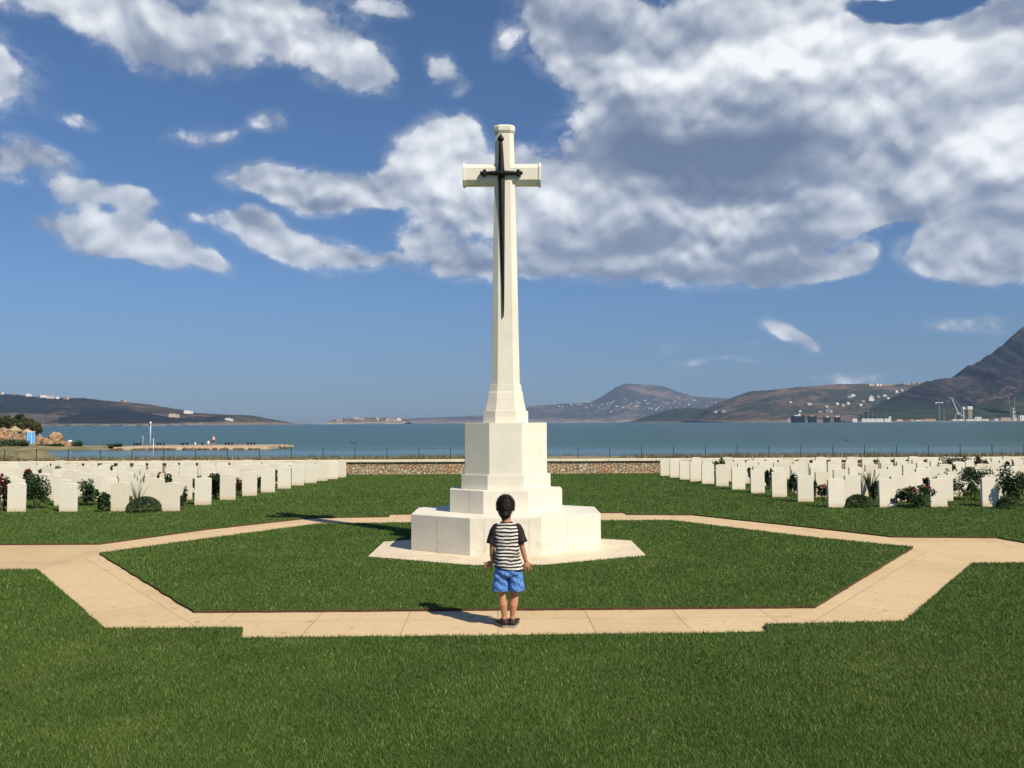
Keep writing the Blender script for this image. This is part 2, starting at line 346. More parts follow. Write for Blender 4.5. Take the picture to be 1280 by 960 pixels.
dens = mth(nt, 'ADD', mth(nt, 'MULTIPLY', mth(nt, 'MINIMUM', mask, 1.2), .85), mth(nt, 'MULTIPLY', mth(nt, 'SUBTRACT', n0, .42), mapr(nt, mask, .03, .30, .7, 1.6)))
alpha = mapr(nt, dens, .22, .58, 0, 1, True)
wm = N(nt, 'ShaderNodeMapping'); nt.links.new(cv.outputs[0], wm.inputs[0]); wm.inputs['Scale'].default_value = (1, 1.9, 1); wm.inputs['Rotation'].default_value = (0, 0, .5)
wisp = noise_n(nt, wm.outputs[0], 16, 6, .68, .6)
alpha = mth(nt, 'MAXIMUM', alpha, mth(nt, 'MULTIPLY', mapr(nt, dens, -.22, .28, 0, .55, True), mth(nt, 'MULTIPLY', mapr(nt, mask, .04, .34), mapr(nt, wisp.outputs['Fac'], .38, .66))))
rel = mth(nt, 'ADD', mth(nt, 'MULTIPLY', mth(nt, 'SUBTRACT', ns, n1_), mapr(nt, dark, .1, .8, 1.35, .5)), mth(nt, 'ADD', mth(nt, 'MULTIPLY', mth(nt, 'SUBTRACT', n0, .42), .28), mth(nt, 'MULTIPLY', mth(nt, 'SUBTRACT', noise_n(nt, wc, 4.5, 3, .5).outputs['Fac'], .5), .9)))
# thin edges let the blue through and look greyer
s = mth(nt, 'ADD', mth(nt, 'ADD', rel, .54), mth(nt, 'SUBTRACT', mth(nt, 'MULTIPLY', brite, .6), mapr(nt, dark, 0, 1.2, 0, .56)), clamp=True)
K = .93 / SKY_K
cc = ramp(nt, s, [(0, (.14 * K, .19 * K, .29 * K)), (.3, (.25 * K, .30 * K, .40 * K)), (.6, (.50 * K, .54 * K, .61 * K)), (1, (.90 * K, .92 * K, .94 * K))])
# ramps clamp at one, so keep the colours below one and scale afterwards
for e_ in cc.color_ramp.elements: e_.color = tuple(min(1, x * SKY_K) for x in e_.color[:3]) + (1,)
ccs = N(nt, 'ShaderNodeVectorMath', operation='SCALE'); ccs.inputs[3].default_value = 1 / SKY_K; nt.links.new(cc.outputs[0], ccs.inputs[0])
skyc = N(nt, 'ShaderNodeVectorMath', operation='MULTIPLY'); nt.links.new(sky.outputs[0], skyc.inputs[0]); tint = ramp(nt, mapr(nt, el, 0, .40), [(0, (.37, .47, .65)), (.35, (.52, .69, .94)), (1, (.56, .77, 1.0))]); nt.links.new(tint.outputs[0], skyc.inputs[1])
mx = mixc(nt, mth(nt, 'MULTIPLY', alpha, .97), skyc.outputs[0], ccs.outputs[0])
nt.links.new(mx, bg.inputs[0]); nt.links.new(bg.outputs[0], out.inputs[0])
scene.view_settings.view_transform = 'Standard'; scene.view_settings.look = 'None'; scene.view_settings.exposure = .27; scene.view_settings.gamma = 1
w.cycles.sampling_method = 'MANUAL'; w.cycles.sample_map_resolution = 256
scene.cycles.max_bounces = 5; scene.cycles.diffuse_bounces = 3; scene.cycles.volume_bounces = 0; scene.cycles.use_denoising = True; scene.cycles.transparent_max_bounces = 8

# ------------------------------------------------------------------ lawn, path, plinth ground
PZ = -.022
def GP(pts, z=PZ): return [G(x, y, z) for x, y in pts]
outer_px = [(-160, 690), (30, 681.5), (125, 681), (255, 663), (390, 648), (486, 646.6), (488, 643.6), (780, 641.3), (784, 643.8), (865, 644.3), (1020, 661), (1115, 672), (1247, 673), (1282, 679.5), (1440, 679),
            (1440, 700), (1215, 701.5), (1130, 773), (955, 777), (960, 786.5), (640, 790.5), (298, 793.8), (304, 781), (131, 782), (47, 709.5), (-160, 711)]
inner_px = [(124, 693), (242.5, 766.5), (1018.5, 760.5), (1141.5, 685.5), (1020, 670), (839, 648.6), (700, 649.0), (397, 653), (260, 671)]
# far lips of turf are seen at the paving, near lips at the tips of the grass
OUT = [G(x, y, PZ if i < 15 else .02) for i, (x, y) in enumerate(outer_px)]
INN = [G(x, y, PZ if i < 4 else .02) for i, (x, y) in enumerate(inner_px)]
for q_ in OUT + INN: q_.z = PZ
SLAB_C = (-.075, 12.1 - .25); 
def octa(cx, cy, W, wf, D, Ds, z):
    return [Vector((cx - W, cy - Ds, z)), Vector((cx - wf, cy - D, z)), Vector((cx + wf, cy - D, z)), Vector((cx + W, cy - Ds, z)),
            Vector((cx + W, cy + Ds, z)), Vector((cx + wf, cy + D, z)), Vector((cx - wf, cy + D, z)), Vector((cx - W, cy + Ds, z))]
SLAB = octa(-.075, 11.8, 1.775, .42, 1.38, .68, 0)
SLABHOLE = octa(-.075, 11.8, 1.79, .425, 1.395, .69, 0)

def sheet(name, loops, z, mat, depth=0, matside=None, res=None):
    tri = tessellate_polygon([[Vector((p.x, p.y, 0)) for p in l] for l in loops])
    flat = [p for l in loops for p in l]; mb = MB()
    vs = [(p.x, p.y, z) for p in flat]
    fs = []
    for t in tri:
        a, b, c = [Vector(vs[i]) for i in t]
        fs.append(tuple(t) if (b - a).cross(c - a).z > 0 else tuple(reversed(t)))
    mb.add(vs, fs, 0)
    if depth:
        k = 0
        for l in loops:
            n = len(l)
            for i in range(n):
                a = l[i]; b = l[(i + 1) % n]
                mb.add([(a.x, a.y, z), (b.x, b.y, z), (b.x, b.y, z - depth), (a.x, a.y, z - depth)], [(0, 1, 2, 3)], 1)
            k += n
    return mb.build(name, [mat, matside or mat])
# the big lawn lies round the path and stops at the boundary wall
big = [Vector((-40, -12, 0)), Vector((40, -12, 0)), Vector((40, 28.9, 0)), Vector((-40, 28.9, 0))]
def rough(loop, step=.16, amp=.012):
    res = []
    for i, a in enumerate(loop):
        b = loop[(i + 1) % len(loop)]; L = (b - a).length; n = max(1, int(L / step)) if L < 14 else 1
        nrm = Vector((b.y - a.y, a.x - b.x, 0)).normalized()
        for k in range(n):
            p = a.lerp(b, k / n)
            if k: p = p + nrm * random.uniform(-amp, amp)
            res.append(p)
    return res
# path joins the frame edge: extend its arms well to both sides
OUT2 = list(OUT)
OUT2[0] = Vector((-39, OUT[1].y + .0, 0)); OUT2[-1] = Vector((-39, OUT[-2].y, 0))
OUT2[14] = Vector((39, OUT[13].y, 0)); OUT2[15] = Vector((39, OUT[16].y, 0))
tag(sheet('lawn', [big, rough(OUT2)], 0, M['lawn'], .05, M['soil']), kind='structure')
tag(sheet('island_lawn', [rough(INN), SLABHOLE], 0, M['lawn'], .05, M['soil']), kind='structure')
# paving: one sheet, each stretch laid along its own direction
def seg_uv(me):
    pass
pm = bmesh.new(); uvl = pm.loops.layers.uv.new('UVMap')
def stretch(pts, a, b):
    a = Vector(a); b = Vector(b); d = (b - a); d.z = 0; d.normalize(); n = Vector((-d.y, d.x, 0))
    vs = [pm.verts.new((p.x, p.y, PZ)) for p in pts]; f = pm.faces.new(vs)
    for l in f.loops: q = l.vert.co - a; l[uvl].uv = (q.dot(d) + .33, q.dot(n) + .65)
o_ = OUT2; i_ = INN
Lc = 0.0
cfl = o_[24 - 0]
# corners: outer polygon indices are named here once
oL_up, oLb, oBL, oBLj, oBLj2, oBRj, oBRj2, oBR, oR1, oR2, oRj, = o_[1], o_[2], o_[4], o_[5], o_[6], o_[7], o_[8], o_[9], o_[10], o_[11], o_[12]
stretch([i_[1], o_[22], o_[21], o_[20], o_[19], o_[18], i_[2]], o_[21], o_[20])                      # front
stretch([o_[24], o_[23], o_[22], i_[1], i_[0]], o_[24], o_[23])                              # front left
stretch([o_[18], o_[17], o_[16], i_[3], i_[2]], o_[17], o_[16])                              # front right
stretch([o_[0], o_[25], o_[24], i_[0], o_[2], o_[1]], (-39, o_[24].y, 0), o_[24])     # left arm
stretch([o_[16], o_[15], o_[14], o_[13], o_[12], o_[11], i_[3]], o_[16], o_[15])      # right arm
stretch([i_[0], i_[8], o_[3], o_[2]], i_[0], i_[8]); stretch([i_[8], i_[7], o_[4], o_[3]], i_[8], i_[7])
stretch([i_[7], i_[6], o_[7], o_[6], o_[5], o_[4]], i_[7], i_[6]); stretch([i_[6], i_[5], o_[9], o_[8], o_[7]], i_[6], i_[5])
stretch([i_[5], i_[4], o_[10], o_[9]], i_[5], i_[4]); stretch([i_[4], i_[3], o_[11], o_[10]], i_[4], i_[3])
bmesh.ops.recalc_face_normals(pm, faces=pm.faces)
for f in pm.faces:
    if f.normal.z < 0: f.normal_flip()
me = bpy.data.meshes.new('path'); pm.to_mesh(me); pm.free(); me.materials.append(M['path']); tag(link('path', me), kind='structure')
# soil bed everything lies on
mb = MB(); mb.add([(-40, -12, -.05), (40, -12, -.05), (40, 28.9, -.05), (-40, 28.9, -.05)], [(0, 1, 2, 3)]); tag(mb.build('soil', M['soil']), kind='structure')

# ------------------------------------------------------------------ grass blades
def inside(px, py, poly):
    r = np.zeros(len(px), bool); n = len(poly)
    for i in range(n):
        a = poly[i]; b = poly[(i + 1) % n]
        if a.y == b.y: continue
        c = ((a.y > py) != (b.y > py)) & (px < (b.x - a.x) * (py - a.y) / (b.y - a.y) + a.x)
        r ^= c
    return r
STONES = []      # filled below, but the edge rows are known here
def grow_grass(n):
    d = 3.3 * np.exp(rng.random(n) * math.log(28.6 / 3.3)); x = (rng.random(n) * 2 - 1) * (.67 * d + .8)
    pthin = inside(x, d, OUT2) & ~inside(x, d, INN); sl = inside(x, d, SLABHOLE)
    k = ~(pthin | sl); x = x[k]; d = d[k]; n = len(x)
    a = rng.random(n) * 2 * PI; fx = np.cos(a); fy = np.sin(a)
    wd = (.0014 + .0016 * rng.random(n)) * np.clip(d / 5.0, .75, 4) ** .95; h = (.012 + .018 * rng.random(n)) * (1 + .2 * (d > 16))
    ln = (.25 + .75 * rng.random(n)) * h; la = rng.random(n) * 2 * PI
    v = np.zeros((n, 3, 3)); v[:, 0, 0] = x - fx * wd; v[:, 0, 1] = d - fy * wd; v[:, 1, 0] = x + fx * wd; v[:, 1, 1] = d + fy * wd; v[:, :2, 2] = -.002
    v[:, 2, 0] = x + np.cos(la) * ln; v[:, 2, 1] = d + np.sin(la) * ln; v[:, 2, 2] = h
    me = bpy.data.meshes.new('grass'); me.vertices.add(n * 3); me.vertices.foreach_set('co', v.ravel())
    me.loops.add(n * 3); me.loops.foreach_set('vertex_index', np.arange(n * 3, dtype=np.int32)); me.polygons.add(n)
    me.polygons.foreach_set('loop_start', np.arange(0, n * 3, 3, dtype=np.int32)); me.update(calc_edges=True)
    t = rng.random(n) ** 1.15 * .93; t[rng.random(n) < .022] = 1.0
    at = me.attributes.new('tone', 'FLOAT', 'POINT'); at.data.foreach_set('value', np.repeat(t, 3)); me.materials.append(M['blade'])
    return tag(link('grass', me), 'short mown green grass covering the lawns', 'grass', kind='stuff')
grow_grass(1300000)

# ------------------------------------------------------------------ cross monument
MX, MY = -.09, 12.1
root = empty('memorial_cross', (MX, MY, -.04)); tag(root, 'tall pale stone memorial cross on stepped octagonal base bearing a dark bronze sword', 'monument')
def oct_part(name, levels, mat, bev=.006):
    """levels: (W, wf, D, Ds, z)"""
    mb = MB(); mb.rings([octa(0, 0, W, wf, D, Ds, z + .04) for W, wf, D, Ds, z in levels]); o = mb.build(name, mat, root); bevel(o, bev); return o
slab_ = MB(); slab_.rings([octa(.015, -.3, 1.775, .42, 1.38, .68, z) for z in (0, .045)]); bevel(slab_.build('ground_slab', M['slab'], root), .004)
def zf(y, D): return P(630, y, MY - D).z
oct_part('lower_step', [(1.27, .457, .98, .45, .004), (1.27, .457, .98, .45, .482)], M['stone'])
oct_part('upper_step', [(.77, .30, .50, .19, .482), (.77, .30, .50, .19, .792)], M['stone'])
oct_part('plinth_foot', [(.615, .245, .38, .13, .792), (.615, .245, .38, .13, .992)], M['stone'])
oct_part('plinth', [(.568, .222, .35, .115, .992), (.568, .222, .35, .115, 1.70)], M['stone'])
oct_part('shaft_foot', [(.312, .142, .2, .085, 1.70), (.312, .142, .2, .085, 1.862)], M['stone'], .004)
oct_part('shaft_neck', [(.286, .132, .185, .10, 1.862), (.258, .124, .168, .093, 1.98), (.236, .118, .155, .087, 2.12), (.229, .115, .15, .085, 2.132), (.212, .112, .146, .083, 2.235)], M['stone'], .003)
zt, za = 5.79, 5.20
shaft = oct_part('shaft', [(.198, .108, .14, .08, 2.235), (.185, .101, .128, .072, 3.0), (.166, .092, .112, .063, 4.1), (.148, .083, .100, .057, 4.9), (.131, .073, .094, .053, zt)], M['stone'], .003)
cap = oct_part('cap', [(.136, .076, .10, .058, zt), (.15, .085, .115, .066, zt + .03), (.15, .085, .115, .066, zt + .085), (.13, .07, .10, .055, zt + .11)], M['stone'], .004)
# arms: elongated octagon section run sideways
mbA = MB()
def armring(x, hz, hf, hy, hyf, dz=0): return [(x, -hyf, za + .04 - hz), (x, -hy, za + .04 - hf), (x, -hy, za + .04 + hf), (x, -hyf, za + .04 + hz), (x, hyf, za + .04 + hz), (x, hy, za + .04 + hf), (x, hy, za + .04 - hf), (x, hyf, za + .04 - hz)]
AC = P(627.3, 217, MY - .1).x - MX
ax0, ax1 = AC - .515, AC + .515
mbA.rings([armring(x, .146, .085, .098, .056) for x in (ax0, AC, ax1)]); bevel(mbA.build('crossarm', M['stone'], root), .003)
for s_ in (-1, 1):
    q = MB(); xa = AC + s_ * .515; xb = AC + s_ * .552
    q.rings([armring(x, .16, .094, .108, .064) for x in sorted((xa, xb))]); bevel(q.build('arm_end_moulding', M['stone'], root), .006)
# mortar joints between the blocks (thin recessed-looking strips proud by 1 mm)
def vjoint(x, y0, z0, z1, tilt=0):
    q = MB(); q.box((x, y0, (z0 + z1) / 2 + .04), (.0014, .0015, (z1 - z0) / 2 - .008)); return q
for (x, y, z0, z1) in ((.30, -.9815, .01, .47), (-.02, -.5015, .49, .78)):
    q = vjoint(x, y, z0, z1); q.build('mortar_joint', M['joint'], root)
def facej(p, qn, t, z0, z1):       # vertical joint on a slanted face between plan points p and qn
    a = Vector(p).lerp(Vector(qn), t); d = (Vector(qn) - Vector(p)).normalized(); n_ = Vector((d.y, -d.x)); n_ = n_ if n_.y < 0 else -n_
    c = a + n_ * .001; jm = MB(); jm.box((c.x, c.y, (z0 + z1) / 2 + .04), (.0014, .0015, (z1 - z0) / 2 - .008), math.atan2(d.y, d.x)); jm.build('mortar_joint', M['joint'], root)
facej((-1.27, -.45), (-.457, -.98), .46, .01, .47); facej((.457, -.98), (1.27, -.45), .42, .01, .47); facej((-.77, -.19), (-.30, -.50), .6, .49, .78); facej((.30, -.50), (.77, -.19), .4, .49, .78)
facej((-.457, -.98), (.457, -.98), .2, .01, .47)
# sword on the face
sw = empty('sword', (0, 0, 0)); sw.parent = root
def swx(y): return P(629.3 + (y - 396) * .0145, y, MY - .13).x - MX
def front_y(z): # depth of the shaft face at height z
    return -np.interp(z, [2.235, 3.0, 4.1, 4.9, zt], [.14, .128, .112, .100, .094])
def zpx(y): return P(628, y, MY - .12).z
lev = [(396, .005), (385, .013), (350, .022), (300, .033), (260, .041), (232, .047), (221, .048)]
mb = MB(); rs = []
for y, hw in lev:
    z = zpx(y); x = swx(y); fy = float(front_y(z)) - .002
    rs.append([(x - hw, fy + .0, z + .04), (x - hw, fy - .012, z + .04), (x, fy - .034, z + .04), (x + hw, fy - .012, z + .04), (x + hw, fy, z + .04)])
mb.rings(rs); mb.build('blade', M['bronze'], sw)
zg = zpx(216.5) + .04; xg = swx(216)
mb = MB(); pts = []; rad = []
for y, r_ in ((221, .046), (212, .044), (200, .038), (188, .031), (180, .026), (177, .023)): z = zpx(y); pts.append((swx(y), -.13, z + .04)); rad.append(r_)
mb.tube(pts, rad, 10, sy=.8); mb.build('grip', M['bronze'], sw, True)
mb = MB(); zp = zpx(173) + .04; xp = swx(173)
pts = [(xp, -.13, zp + dz) for dz in (-.045, -.03, -.01, .01, .03, .045, .075)]; mb.tube(pts, [.022, .042, .046, .040, .024, .015, .003], 10); mb.build('pommel', M['bronze'], sw, True)
mb = MB(); xs = [-.235, -.22, -.205, -.19, -.17, -.08, 0, .08, .17, .19, .205, .22, .235]; dr = [.018, .024, .022, .024, .028, .032, .042, .032, .028, .024, .022, .024, .018]
mb.tube([(xg + x, -.132, zg) for x in xs], dr, 10, sy=.9)
for s_ in (-1, 1):
    for (dx, dz, r_) in ((.275, 0, .028), (.235, .028, .027), (.235, -.028, .027), (.25, 0, .030)): mb.ball((xg + s_ * dx, -.132, zg + dz), r_, 10, 6)
mb.ball((xg, -.135, zg), (.045, .035, .045), 10, 6); mb.build('crossguard', M['bronze'], sw, True)

# ------------------------------------------------------------------ boundary wall
WY = 28.95
wall = empty('boundary_wall', (0, WY, 0)); tag(wall, 'low rubble stone wall with a pale coping behind the headstones', 'wall')
mb = MB(); xs = np.linspace(-40, 40, 161)
mb.box((0, .2, .17), (40, .2, .23)); mb.build('rubble_masonry', M['rubble'], wall)
mb = MB()
for k in range(-25, 25):
    dz = random.uniform(-.003, .003); mb.box((k * 1.6 + .8, .19, .437 + dz), (.796, .25, .035))
bevel(mb.build('coping', M['coping'], wall), .008, 1)

# ------------------------------------------------------------------ headstones
def headstone_mesh():
    mb = MB(); W, H, T, n = .165, .575, .038, 10
    prof = [(-W, -.12), (W, -.12)]
    for k in range(n + 1): t = 1 - 2 * k / n; prof.append((W * t, H - .022 * t * t))
    mb.rings([[(x, y, z) for x, z in prof] for y in (T, -T)]); o = mb.build('headstone', M['head']); bevel(o, .004, 2); return o
ORD = ['first', 'second', 'third', 'fourth', 'fifth', 'sixth', 'seventh', 'eighth', 'ninth', 'tenth', 'eleventh', 'twelfth', 'thirteenth', 'fourteenth', 'fifteenth']
left_e = [(214, 639), (253, 631.5), (285, 625), (312.5, 620), (335, 615.7), (355, 611), (372, 607), (388, 604.0), (402, 601.3), (415, 599), (426, 597)]
right_e = [(1045, 634.4), (1007, 627.5), (974.4, 621.6), (947, 616.5), (923, 612), (903, 608), (885, 605), (870, 602), (856.5, 599.6), (844, 597.2), (832, 595)]
proto = None; rows = {}
for side, edges, sg in (('left', left_e, -1), ('right', right_e, 1)):
    for r_, (px, py) in enumerate(edges):
        g = G(px, py, 0); rows[(side, r_)] = g
        for k in range(15):
            x = g.x + sg * (k * (1.01 if r_ == 0 else .98) + .008 * random.uniform(-1, 1)); Y = g.y + random.uniform(-.015, .015)
            if abs(x) - .3 > .60 * Y + .4: break
            if proto is None: proto = o = headstone_mesh()
            else: o = proto.copy(); col.objects.link(o)
            o.location = (x, Y, random.uniform(-.02, .012)); o.rotation_euler = (R(random.uniform(-.6, .6)), R(random.uniform(-.7, .7)), R(random.uniform(-1.5, 1.5)))
            rn = 'front' if r_ == 0 else ('back' if r_ == len(edges) - 1 else ORD[r_])
            tag(o, f'white headstone, {ORD[k]} from the central lawn in the {rn} row of the {side} plot', 'headstone', 'white headstones standing in rows on the lawn')

# ------------------------------------------------------------------ plants among the stones
def leaves(name, n, fn, size, mat, parent, elong=1.6, tone=None):
    """fn() -> (point, normal-ish direction); each leaf a creased quad"""
    V = []; Fc = []; T = []
    for _ in range(n):
        p, dr_ = fn(); s_ = size * random.uniform(.6, 1.3)
        d = (Vector((random.gauss(0, 1), random.gauss(0, 1), random.gauss(0, .7))) + dr_ * 1.2).normalized()
        w_ = d.cross(Vector((random.gauss(0, 1), random.gauss(0, 1), random.gauss(0, 1)))).normalized()
        b = len(V); V += [p - d * s_ * elong * .5, p + w_ * s_ * .45, p + d * s_ * elong * .5, p - w_ * s_ * .45]
        Fc.append((b, b + 1, b + 2, b + 3)); t = random.random(); T += [t] * 4
    me = bpy.data.meshes.new(name); me.from_pydata([tuple(v) for v in V], [], Fc); me.materials.append(mat)
    a = me.attributes.new('tone', 'FLOAT', 'POINT'); a.data.foreach_set('value', T); return link(name, me, parent)
def clumpfn(w, h, z0=.0, k=9):
    cs = [(Vector((random.uniform(-.7, .7) * w, random.uniform(-.6, .6) * w, z0 + (h - z0) * random.uniform(.2, .85))), random.uniform(.28, .5)) for _ in range(k)]
    def fn():
        c, r_ = random.choice(cs); q = Vector((random.gauss(0, 1), random.gauss(0, 1), random.gauss(0, 1))).normalized() * random.random() ** .4
        p = c + Vector((q.x * w * r_, q.y * w * r_, q.z * (h - z0) * r_ * .6)); p.z = max(.02, p.z); return p, q
    return fn, cs
def plant(kind, px, py, wpx, hpx, label, cat, bloom=None, nb=5, group=None):
    g = G(px, py, 0); w_ = wpx * g.y / F / 2; h = hpx * g.y / F
    names = {'rose': 'rose_bush', 'red': 'rose_bush', 'mound': 'herb_mound', 'strap': 'strap_leaf_plant', 'lav': 'lavender_plant', 'sprig': 'leafy_sprig'}
    r_ = empty(names[kind], (g.x, g.y, 0)); tag(r_, label, cat, group)
    dens_ = int(np.clip(w_ * h * 17000, 220, 1700))
    if kind in ('rose', 'red', 'sprig'):
        fn, cs = clumpfn(w_, h, h * .1, 10 if kind != 'sprig' else 6)
        leaves('foliage', dens_ if kind != 'sprig' else dens_ // 2, fn, .034, M['red_leaf' if kind == 'red' else 'rose_leaf'], r_)
        mb = MB()
        for c, _r in cs[:6]: mb.tube([(c.x * .15, c.y * .15, 0), (c.x * .5, c.y * .5, c.z * .55), c], [.007, .005, .003], 5)
        mb.build('stem', M['stem'], r_)
        tops = sorted(cs, key=lambda c: -c[0].z)
    elif kind == 'mound':
        def fn():
            a = random.random() * 2 * PI; t = random.random() ** .5; q = Vector((cos(a) * t, sin(a) * t, math.sqrt(max(0, 1 - t * t)) * random.uniform(.75, 1)))
            return Vector((q.x * w_, q.y * w_, .02 + q.z * h * .95)), q
        leaves('foliage', dens_ * 2, fn, .02, M['herb_leaf'], r_, 2.2); tops = []
    else:
        V = MB(); T = []
        for _ in range(34 if kind == 'strap' else 22):
            a = random.random() * 2 * PI; sp = random.uniform(.15, 1) * w_; hh = h * random.uniform(.6, 1); wd = .010 if kind == 'strap' else .004
            pts = [Vector((cos(a) * sp * t ** 1.6 + cos(a) * .02, sin(a) * sp * t ** 1.6, hh * (t - .18 * t * t * (kind == 'strap')) / (.82 if kind == 'strap' else 1))) for t in (0, .3, .6, .85, 1)]
            rr = [wd, wd, wd * .85, wd * .5, .001]; V.tube(pts, rr, 4, sy=.4)
        o = V.build('foliage', M['strap_leaf'], r_); a_ = o.data.attributes.new('tone', 'FLOAT', 'POINT'); a_.data.foreach_set('value', [random.random() for _ in o.data.vertices])
        tops = [(Vector((random.uniform(-.6, .6) * w_, random.uniform(-.6, .6) * w_, h * random.uniform(.8, 1))), 0) for _ in range(nb)]
    if bloom:
        for i in range(min(nb, 12)):
            if not tops: break
            c = tops[i % max(1, min(len(tops), 5))][0]; q = MB(); pz = c + Vector((random.uniform(-.3, .3) * w_, random.uniform(-.3, .1) * w_ - .02, random.uniform(.0, .16) * h))
            if kind == 'lav': q.tube([pz - Vector((0, 0, .05)), pz, pz + Vector((0, 0, .06))], [.006, .012, .003], 6)
            else: q.ball(pz, (.026, .026, .02), 9, 6, jit=.18)
            q.build('bloom', M['bloom_' + bloom], r_, True)
    return r_
plant('red', 3, 639, 16, 46, 'dark rose bush with pink blooms at the far left of the front headstones', 'rose bush', 'pink', 6)
plant('rose', 45, 636, 36, 42, 'large dark green rose bush between the two leftmost front headstones', 'rose bush', None)
plant('rose', 34, 622, 14, 36, 'tall rose with red blooms behind the large bush at far left', 'rose bush', 'red', 6)
plant('rose', 108, 632, 30, 32, 'upright dark shrub right of the second front headstone on the left', 'shrub')
plant('rose', 129, 640, 18, 24, 'low dark shrub touching the left side of the third left headstone', 'shrub')
plant('mound', 180, 640, 42, 19, 'clipped green mound in front of the lavender on the left', 'herb')
plant('lav', 172, 636, 26, 40, 'lavender stems rising from the green mound on the left', 'lavender', 'lilac', 8)
plant('sprig', 229, 637, 11, 26, 'thin leafy sprig right of the corner headstone of the left plot', 'shrub')
plant('sprig', 209, 630, 8, 46, 'tall thin stem seen above the corner headstone of the left plot', 'shrub')
plant('rose', 269, 624, 20, 30, 'dense dark bush between the second and third rows of the left plot', 'shrub')
plant('red', 300, 617, 10, 20, 'small reddish rose between third and fourth edge headstones on the left', 'rose bush', 'pink', 3)
plant('rose', 324, 612, 9, 17, 'small dark bush between fourth and fifth edge headstones on the left', 'shrub')
plant('rose', 361, 605, 12, 22, 'green shrub in the gap of the edge headstones on the left', 'shrub')
plant('rose', 62, 604, 22, 20, 'mid green shrub showing over the left headstones near the wall', 'shrub')
plant('red', 145, 606, 12, 26, 'dark red leaved shrub behind the third left headstone', 'shrub')
plant('rose', 993, 620, 13, 27, 'dark bush with a white bloom left of the third edge headstone on the right', 'shrub', 'white', 2)
plant('rose', 899, 604, 20, 30, 'tall green shrub in the gap of the edge headstones on the right', 'shrub')
plant('rose', 1018, 622, 8, 22, 'slim dark shrub right of the second edge headstone on the right', 'shrub')
plant('rose', 1029, 625, 14, 18, 'small rose bush with pink blooms left of the corner headstone', 'rose bush', 'pink', 5)
plant('mound', 1073, 634.5, 32, 16, 'round dark green mound between the first two front headstones on the right', 'herb')
plant('strap', 1088, 622, 24, 36, 'strap leaved plant with upright spiky leaves behind the round mound', 'iris')
plant('rose', 1093, 630, 18, 28, 'dark shrub touching the second front headstone on the right', 'shrub')
plant('rose', 1144, 634.5, 46, 27, 'wide low rose bush with deep red blooms between front headstones on the right', 'rose bush', 'red', 9)
plant('red', 1116, 634, 14, 20, 'spindly reddish rose in front of the second front headstone on the right', 'rose bush', 'red', 2)
plant('rose', 1214, 625, 46, 40, 'big dark bush left of the rightmost full headstone', 'shrub')
plant('rose', 1196, 598, 34, 31, 'green bush reaching above the wall in the right plot', 'shrub')
plant('red', 1229, 606, 16, 34, 'tall rose with pink blooms before the wall at right', 'rose bush', 'pink', 5)
plant('rose', 1270, 634, 46, 58, 'tallest dark bush at the far right edge of the graves', 'shrub')
plant('red', 1262, 600, 14, 26, 'pink flowered rose at the far right near the wall', 'rose bush', 'pink', 4)
plant('rose', 1112, 600, 14, 20, 'small dark shrub above the second front headstone on the right', 'shrub')
plant('rose', 52, 606, 26, 22, 'leafy green shrub peeping above the second row at far left', 'shrub')
plant('rose', 248, 618, 14, 24, 'dark shrub right of the second edge headstone on the left', 'shrub')
plant('red', 197, 616, 14, 30, 'reddish shrub behind the green mound on the left', 'shrub')
plant('rose', 343, 606, 10, 22, 'slim green shrub right of the fifth edge headstone on the left', 'shrub')
plant('rose', 962, 612, 12, 26, 'dark shrub between third and fourth edge headstones on the right', 'shrub')
plant('red', 938, 607, 10, 22, 'reddish shrub between the fourth and fifth edge headstones on the right', 'shrub')
plant('rose', 1180, 606, 26, 26, 'broad green shrub in the middle rows right of the corner headstones', 'shrub')
plant('mound', 1258, 636, 22, 14, 'low green clump at the foot of the tallest bush at far right', 'herb')
cnt = 0
for side, sg in (('left', -1), ('right', 1)):
    for r_ in range(2, 10):
        g = rows[(side, r_)]
        for k in (1, 3, 4, 6, 8):
            if random.random() < .3: continue
            x = g.x + sg * (k + .5) * .98; Y = g.y + .05
            if abs(x) > .6 * Y: continue
            a = (x / Y) * F + 640; q = random.choice(['rose', 'rose', 'red', 'mound'])
            py_ = 528.4 - (x / Y * F) * .0047 + CAM_H / Y * F
            plant(q, a, py_, random.uniform(12, 20) * 17 / Y, random.uniform(14, 27) * 17 / Y,
                  f'low {dict(rose="dark shrub", red="reddish rose", mound="green herb clump")[q]} between {ORD[k]} and {ORD[k+1]} headstones of the {ORD[r_]} row, {side} plot', {'rose': 'shrub', 'red': 'rose bush', 'mound': 'herb'}[q],
                  random.choice([None, 'pink', 'red', 'white']) if q != 'mound' else None, 3)
